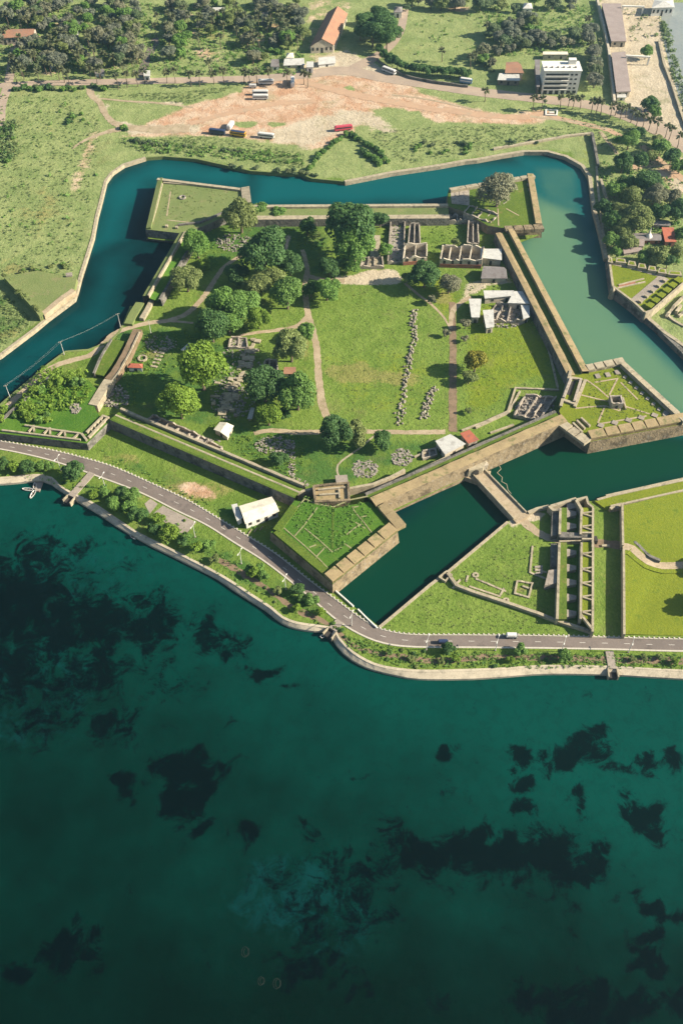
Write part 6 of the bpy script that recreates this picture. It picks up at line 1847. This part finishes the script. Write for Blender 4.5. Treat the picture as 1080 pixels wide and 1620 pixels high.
for lab, x, y, rx, ry, n in (('grey green thorn bush in the left meadow', 120, 188, 14, 8, 8), ('dark bush in the thicket at the left edge', 12, 205, 14, 16, 15), ('dark bush at the left edge below the thicket', 8, 245, 16, 10, 7), ('lone dark bush at the meeting of sandy tracks', 196, 203, 4, 2, 5)):
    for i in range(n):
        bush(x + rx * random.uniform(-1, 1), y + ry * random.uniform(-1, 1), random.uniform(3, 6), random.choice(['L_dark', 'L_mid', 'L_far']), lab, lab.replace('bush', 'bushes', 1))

# garden and wood by the right edge
RIGHT = [(985, 258, 14, 'L_dark'), (1012, 256, 12, 'L_dark'), (992, 290, 13, 'L_dark'), (1024, 290, 18, 'L_dark'), (974, 300, 12, 'L_mid'), (1000, 312, 15, 'L_olive'), (1034, 312, 16, 'L_grey'), (1062, 312, 15, 'L_grey'), (1072, 335, 16, 'L_dark'), (1045, 336, 15, 'L_dark'),
         (958, 330, 13, 'L_dark'), (966, 352, 14, 'L_dark'), (985, 335, 15, 'L_olive'), (1008, 345, 22, 'L_olive'), (986, 362, 15, 'L_olive'), (993, 384, 12, 'L_olive'), (968, 380, 12, 'L_mid'), (1040, 404, 15, 'L_olive'), (1070, 400, 13, 'L_olive'), (1056, 414, 11, 'L_dark'), (1018, 407, 10, 'L_mid'),
         (1076, 372, 10, 'L_dark'), (975, 400, 8, 'L_mid'), (995, 222, 14, 'L_mid'), (1008, 212, 10, 'L_dark'), (1045, 232, 12, 'L_mid'), (1062, 248, 12, 'L_dark'), (1076, 262, 12, 'L_mid'), (1040, 222, 9, 'L_olive'), (975, 222, 7, 'L_mid'), (1030, 248, 8, 'L_olive'), (1028, 164, 12, 'L_dark'), (1035, 178, 9, 'L_mid'), (1022, 82, 10, 'L_mid')]
for i, (x, y, rp, m) in enumerate(sorted(RIGHT, key=lambda t_: (t_[3], t_[0]))):
    same = sorted(t_ for t_ in RIGHT if t_[3] == m)
    tree(x, y, rp, m, '%s %s tree in the right edge garden, %s of its colour from the left' % ('broad' if rp > 13 else 'smaller', LEAFW[m], ORD[same.index((x, y, rp, m))]), 'trees in the right edge garden')

# dark trees near the orange roofed hall and the row along the curving road
for i, (x, y, rp) in enumerate([(578, 38, 15), (590, 52, 18), (606, 40, 18), (612, 60, 16), (570, 52, 10), (625, 52, 10), (600, 26, 12)]):
    tree(x, y, rp, 'L_dark', 'dark tree in the big clump right of the orange roofed hall, %s counted' % ORD[i] if False else 'dark tree in the big clump right of the orange roofed hall', 'dark clump right of the orange roofed hall')
q = resample([xy(p) for p in PL([(600, 84), (622, 98), (650, 110), (690, 119), (742, 124)])], 21)
for i, p in enumerate(q):
    x = 600 + i * 7
    o = tree(x, [84, 92, 98, 102, 106, 109, 111, 113, 114, 115, 116, 117, 118, 118, 119, 119, 120, 120, 121, 121, 122][i] - 6, random.uniform(5.5, 8), 'L_dark', 'dark tree in the row along the curving far road, %s from the left' % ORD[i], 'row of dark trees along the far road', tall=1.1)

# ---- palms
def palm_crown(seed):
    rs = random.Random(seed)
    b = MB()
    for k in range(26):
        a = 6.283 * k / 26 * 5.2 + rs.uniform(-.2, .2)
        e = rs.uniform(-.5, 1.2)
        L = rs.uniform(.8, 1.1)
        d = Vector((math.cos(a) * math.cos(e), math.sin(a) * math.cos(e), math.sin(e)))
        s = Vector((-math.sin(a), math.cos(a), 0))
        up = s.cross(d)
        base, mid_, tip = d * .12, d * L * .62, d * L + Vector((0, 0, -.16))
        w = .26
        b.add([base, mid_ - s * w + up * .05, tip - s * w * .6, tip * 1.06, tip + s * w * .6, mid_ + s * w + up * .05, mid_ - up * .06], [(0, 1, 6), (1, 2, 6), (2, 3, 6), (3, 4, 6), (4, 5, 6), (5, 0, 6)])
    me = b.mesh('crown'); me.materials.append(M['L_palm'])
    return me


PC = [palm_crown(i) for i in range(4)]
PT = []
for i in range(3):
    me = MB().tube([(0, 0, -.1), (.15, 0, 2.5), (.3 * (i - 1), .1, 5.5), (.35 * (i - 1), .1, 8.2)], [.32, .24, .2, .18], 7).mesh('trunk'); me.materials.append(M['bark']); PT.append(me)


def palm(x, y, label, group, s=1.0, m='L_palm'):
    i = CNT[0]; CNT[0] += 1
    h = 8.2 * s * random.uniform(.9, 1.12)
    p = P(x, y, G + h)
    r = empty('palm_tree', (p.x, p.y, G), label, 'palm tree', group, 0)
    o = bpy.data.objects.new('trunk', PT[i % 3]); COL.objects.link(o); o.parent = r; o.scale = (1, 1, h / 8.2)
    o = bpy.data.objects.new('crown', PC[i % 4]); COL.objects.link(o); o.parent = r
    o.location = (.35 * (i % 3 - 1), .1, h); o.rotation_euler = (0, 0, random.random() * 6); k = random.uniform(2.9, 3.7) * s; o.scale = (k, k, k * .9)
    with_mat(o, m)
    return r


ROWP = [(22, 112), (34, 108), (58, 114), (98, 110), (106, 116), (140, 106), (150, 112), (184, 121), (198, 118), (215, 118), (226, 112), (262, 114), (275, 112), (300, 117), (314, 117), (337, 115), (352, 112), (385, 114), (394, 116), (405, 113), (425, 113), (454, 115), (480, 116), (486, 118)]
for i, (x, y) in enumerate(ROWP):
    palm(x, y, 'fan palm in the far road row left of the junction, %s from the left' % ORD[i], 'palms along the far road, left part')
ROWQ = [(768, 144), (845, 155), (858, 157), (888, 154), (901, 152), (908, 156), (920, 155), (938, 160), (946, 160), (953, 162), (968, 168), (976, 166), (984, 171), (992, 170), (1001, 176), (1010, 181), (1020, 184), (1029, 190), (1042, 192), (1056, 200), (1062, 204), (1076, 214)]
for i, (x, y) in enumerate(ROWQ):
    palm(x, y, 'fan palm in the far road row right of the junction, %s from the left' % ORD[i], 'palms along the far road, right part', .95)
FP_ = [(30, 28), (52, 84), (70, 100), (90, 68), (138, 52), (146, 74), (160, 30), (205, 70), (248, 24), (290, 12), (296, 22), (335, 30), (376, 26), (372, 8), (404, 30), (408, 22), (440, 20), (445, 28), (330, 98), (470, 60), (700, 80), (752, 84), (760, 78), (745, 90), (792, 70), (770, 40), (935, 70), (930, 30), (948, 66), (245, 40), (122, 92), (178, 90)]
rp_ = random.Random(21)
for k in range(46): FP_.append((rp_.uniform(4, 215), rp_.uniform(14, 108)))
for k in range(26): FP_.append((rp_.uniform(258, 478), rp_.uniform(10, 60)))
for i, (x, y) in enumerate(FP_):
    lab = 'fan palm rising out of the dense hazy wood at the top left' if x < 225 else ('fan palm in the open hazy wood left of the orange hall' if x < 485 else 'fan palm around the far green field at the top')
    palm(x, y, lab, lab.replace('palm', 'palms', 1), 1.0)

# ---- the far wood: single trees, then what lies beyond the frame
NOGO = [arr(PL(q)) for q in ([(222, 126), (256, 126), (262, 50), (236, 50)], [(-60, 120), (30, 120), (36, 50), (-60, 50)][:0] or [(0, 120), (24, 120), (30, 50), (10, 50)], [(482, 84), (535, 80), (560, 15), (510, 12)], [(-60, 66), (60, 66), (60, 40), (-60, 40)], [(420, 112), (600, 112), (600, 80), (420, 84)],
                             [(640, 70), (755, 95), (790, 30), (650, 25)], [(780, 145), (935, 150), (935, 75), (780, 90)], [(940, 200), (1120, 240), (1100, -10), (940, -10)], [(290, 110), (380, 110), (380, 60), (300, 60)])]
WOOD = [([(-20, 8), (220, 8), (220, 118), (-20, 118)], 105, 'tree in the dense hazy wood at the top left'), ([(255, 8), (480, 8), (480, 104), (255, 104)], 62, 'tree in the open hazy wood left of the orange hall'),
        ([(640, 6), (930, 6), (930, 20), (640, 22)], 16, 'tree in the hazy belt along the top beyond the green field'), ([(745, 40), (850, 30), (850, 108), (760, 112)], 26, 'tree in the hazy thicket left of the office block'),
        ([(850, 60), (945, 56), (945, 86), (850, 78)], 12, 'tree in the hazy thicket behind the office block'), ([(914, 90), (966, 86), (972, 150), (918, 140)], 22, 'tree in the green plot right of the office block')]
for px, n, lab in WOOD:
    wp = arr(PL(px)); lo, hi = wp.min(0), wp.max(0)
    got, tries = [], 0
    while len(got) < n and tries < 6000:
        tries += 1
        c = rng.uniform(lo, hi)
        if not inside(c[None], wp)[0] or any(inside(c[None], g)[0] for g in NOGO): continue
        if any(np.hypot(*(c - g)) < 5.0 for g in got): continue
        got.append(c)
        Rm = rng.uniform(3.0, 6.5)
        i = CNT[0]; CNT[0] += 1
        r = empty('tree', (c[0], c[1], G), lab, 'tree', lab.replace('tree', 'trees', 1), rng.uniform(0, 6))
        me = (MED if Rm > 4.6 else SML)[i % 4]
        mm = rng.choice(['L_far', 'L_haze_tint', 'L_haze_tint', 'L_olive', 'L_grey', 'L_haze_tint', 'L_mid'])
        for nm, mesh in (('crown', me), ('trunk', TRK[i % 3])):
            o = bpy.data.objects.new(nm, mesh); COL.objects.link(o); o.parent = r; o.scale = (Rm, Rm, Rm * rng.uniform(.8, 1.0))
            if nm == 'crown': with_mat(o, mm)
# hedge like bushes along the left far road
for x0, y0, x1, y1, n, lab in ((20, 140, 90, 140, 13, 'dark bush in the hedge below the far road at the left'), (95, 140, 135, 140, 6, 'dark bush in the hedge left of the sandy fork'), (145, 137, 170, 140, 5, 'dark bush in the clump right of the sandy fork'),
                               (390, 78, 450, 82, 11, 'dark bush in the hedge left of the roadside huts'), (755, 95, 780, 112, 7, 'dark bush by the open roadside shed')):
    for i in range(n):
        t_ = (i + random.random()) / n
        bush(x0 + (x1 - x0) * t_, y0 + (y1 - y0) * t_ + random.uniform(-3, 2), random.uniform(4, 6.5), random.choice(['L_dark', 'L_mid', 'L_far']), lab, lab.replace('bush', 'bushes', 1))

# ---- scrub and tall grass: nobody could count it
def scrub(name, regions, mat, size, z0=G, seed=3):
    rs = np.random.default_rng(seed)
    AV, AF, k = [], [], 0
    for px, n in regions:
        wp = arr(PL(px)); lo, hi = wp.min(0), wp.max(0)
        c = rs.uniform(lo, hi, (n * 3, 2)); c = c[inside(c, wp) & ~inside(c, moat_arr)][:n]
        for p in c:
            s = rs.uniform(*size)
            V, Fq = leaf_cloud([(p[0], p[1], z0 + s * .15, s)], 9, s * .5, rs)
            AV.append(V); AF.append(Fq + k); k += len(V)
    V, Fq = np.concatenate(AV), np.concatenate(AF)
    me = bpy.data.meshes.new(name); me.from_pydata(V.tolist(), [], Fq.tolist()); me.update(); me.materials.append(M[mat])
    o = bpy.data.objects.new(name, me); COL.objects.link(o)
    return tag(o, kind='stuff')


MEADOW = [(-40, 150), (140, 150), (160, 200), (150, 300), (125, 420), (110, 440), (10, 440), (-40, 420)]
scrub('undergrowth', [(MEADOW, 1500), ([(0, 455), (55, 508), (0, 552), (-30, 552)], 400), ([(180, 225), (320, 215), (480, 240), (480, 268), (320, 244), (230, 244)], 700), ([(580, 210), (700, 200), (860, 200), (930, 210), (780, 235), (640, 262)], 800), ([(880, 165), (1000, 200), (1080, 260), (1000, 280), (960, 240), (890, 195)], 500), ([(160, 150), (300, 145), (380, 135), (300, 165)], 300)], 'L_meadow', (.3, .75))
scrub('undergrowth', [(MEADOW, 110), ([(-20, 8), (480, 8), (480, 118), (-20, 118)], 2600), ([(640, 25), (790, 20), (790, 110), (660, 100)], 60), ([(750, 10), (940, 10), (940, 80), (790, 90)], 700), ([(180, 218), (480, 245), (480, 262), (230, 242)], 300), ([(940, 250), (1080, 290), (1080, 420), (970, 400)], 500)], 'L_mid', (.5, 1.5), seed=5)
scrub('grass_tufts', [([(0, 735), (100, 745), (330, 850), (520, 970), (510, 985), (420, 955), (280, 870), (100, 770), (0, 752)], 900), ([(540, 1002), (640, 1030), (1080, 1036), (1080, 1058), (640, 1056), (550, 1025)], 900), ([(150, 705), (460, 860), (400, 835), (180, 735)], 500), ([(240, 690), (330, 720), (480, 770), (430, 770), (300, 735)], 200), ([(160, 540), (230, 520), (300, 540), (180, 640)], 250)], 'L_mid', (.25, .6), seed=8)

scrub('undergrowth', [([(70, 590), (140, 596), (150, 630), (130, 655), (60, 668), (20, 668), (45, 630)], 420)], 'L_bright', (.5, 1.2), z0=6.0, seed=12)
scrub('undergrowth', [([(165, 600), (222, 530), (320, 520), (340, 560), (240, 600), (200, 660)], 260), ([(300, 350), (500, 340), (520, 420), (470, 430), (360, 400), (310, 440)], 420), ([(330, 540), (420, 535), (420, 670), (330, 680)], 320), ([(612, 345), (790, 345), (790, 395), (620, 420)], 260), ([(350, 690), (480, 690), (480, 780), (440, 770)], 220), ([(725, 445), (840, 455), (845, 520), (735, 520)], 120)], 'L_bright', (.3, .8), seed=14)
scrub('grass_tufts', [([(482, 797), (527, 812), (572, 806), (592, 838), (526, 893), (455, 838)], 420)], 'L_mid', (.25, .55), z0=7.25, seed=18)
scrub('grass_tufts', [([(910, 650), (925, 605), (980, 580), (1075, 655), (945, 680)], 260)], 'L_olive', (.2, .45), z0=6.95, seed=19)
scrub('grass_tufts', [([(245, 285), (378, 302), (378, 322), (285, 360), (236, 355)], 160)], 'L_olive', (.25, .5), z0=6.35, seed=20)
scrub('grass_tufts', [([(505, 455), (640, 455), (710, 520), (712, 675), (525, 672), (510, 560)], 420), ([(728, 500), (850, 500), (890, 600), (800, 650), (728, 670)], 260), ([(610, 990), (830, 830), (868, 870), (868, 965), (930, 1000)], 420), ([(990, 800), (1100, 770), (1100, 1000), (990, 1000)], 0)], 'L_olive', (.2, .42), seed=21)
scrub('undergrowth', [([(1040, 20), (1050, 60), (1064, 120), (1092, 205), (1104, 205), (1076, 120), (1058, 50)], 260), ([(0, 190), (30, 190), (30, 250), (0, 260)], 120), ([(985, 15), (1040, 20), (1040, 60), (1000, 70)], 30)], 'L_meadow', (.6, 1.8), seed=16)

# ================================================================== HAZE
hz = NT('haze_air')
hz.t.nodes.remove(hz.b)
vol = hz.t.nodes.new('ShaderNodeVolumePrincipled')
vol.inputs['Color'].default_value = (0.45, 0.78, 1.0, 1)
vol.inputs['Density'].default_value = 0.00010
vol.inputs['Anisotropy'].default_value = 0.5
out = [n for n in hz.t.nodes if n.type == 'OUTPUT_MATERIAL'][0]
hz.t.links.new(vol.outputs[0], out.inputs['Volume'])
b = MB().box((0, 2100, -2.0), (6200, 4400, CH + 12))
o = b.build('haze', hz.m)
o.visible_shadow = True
tag(o, kind='stuff')
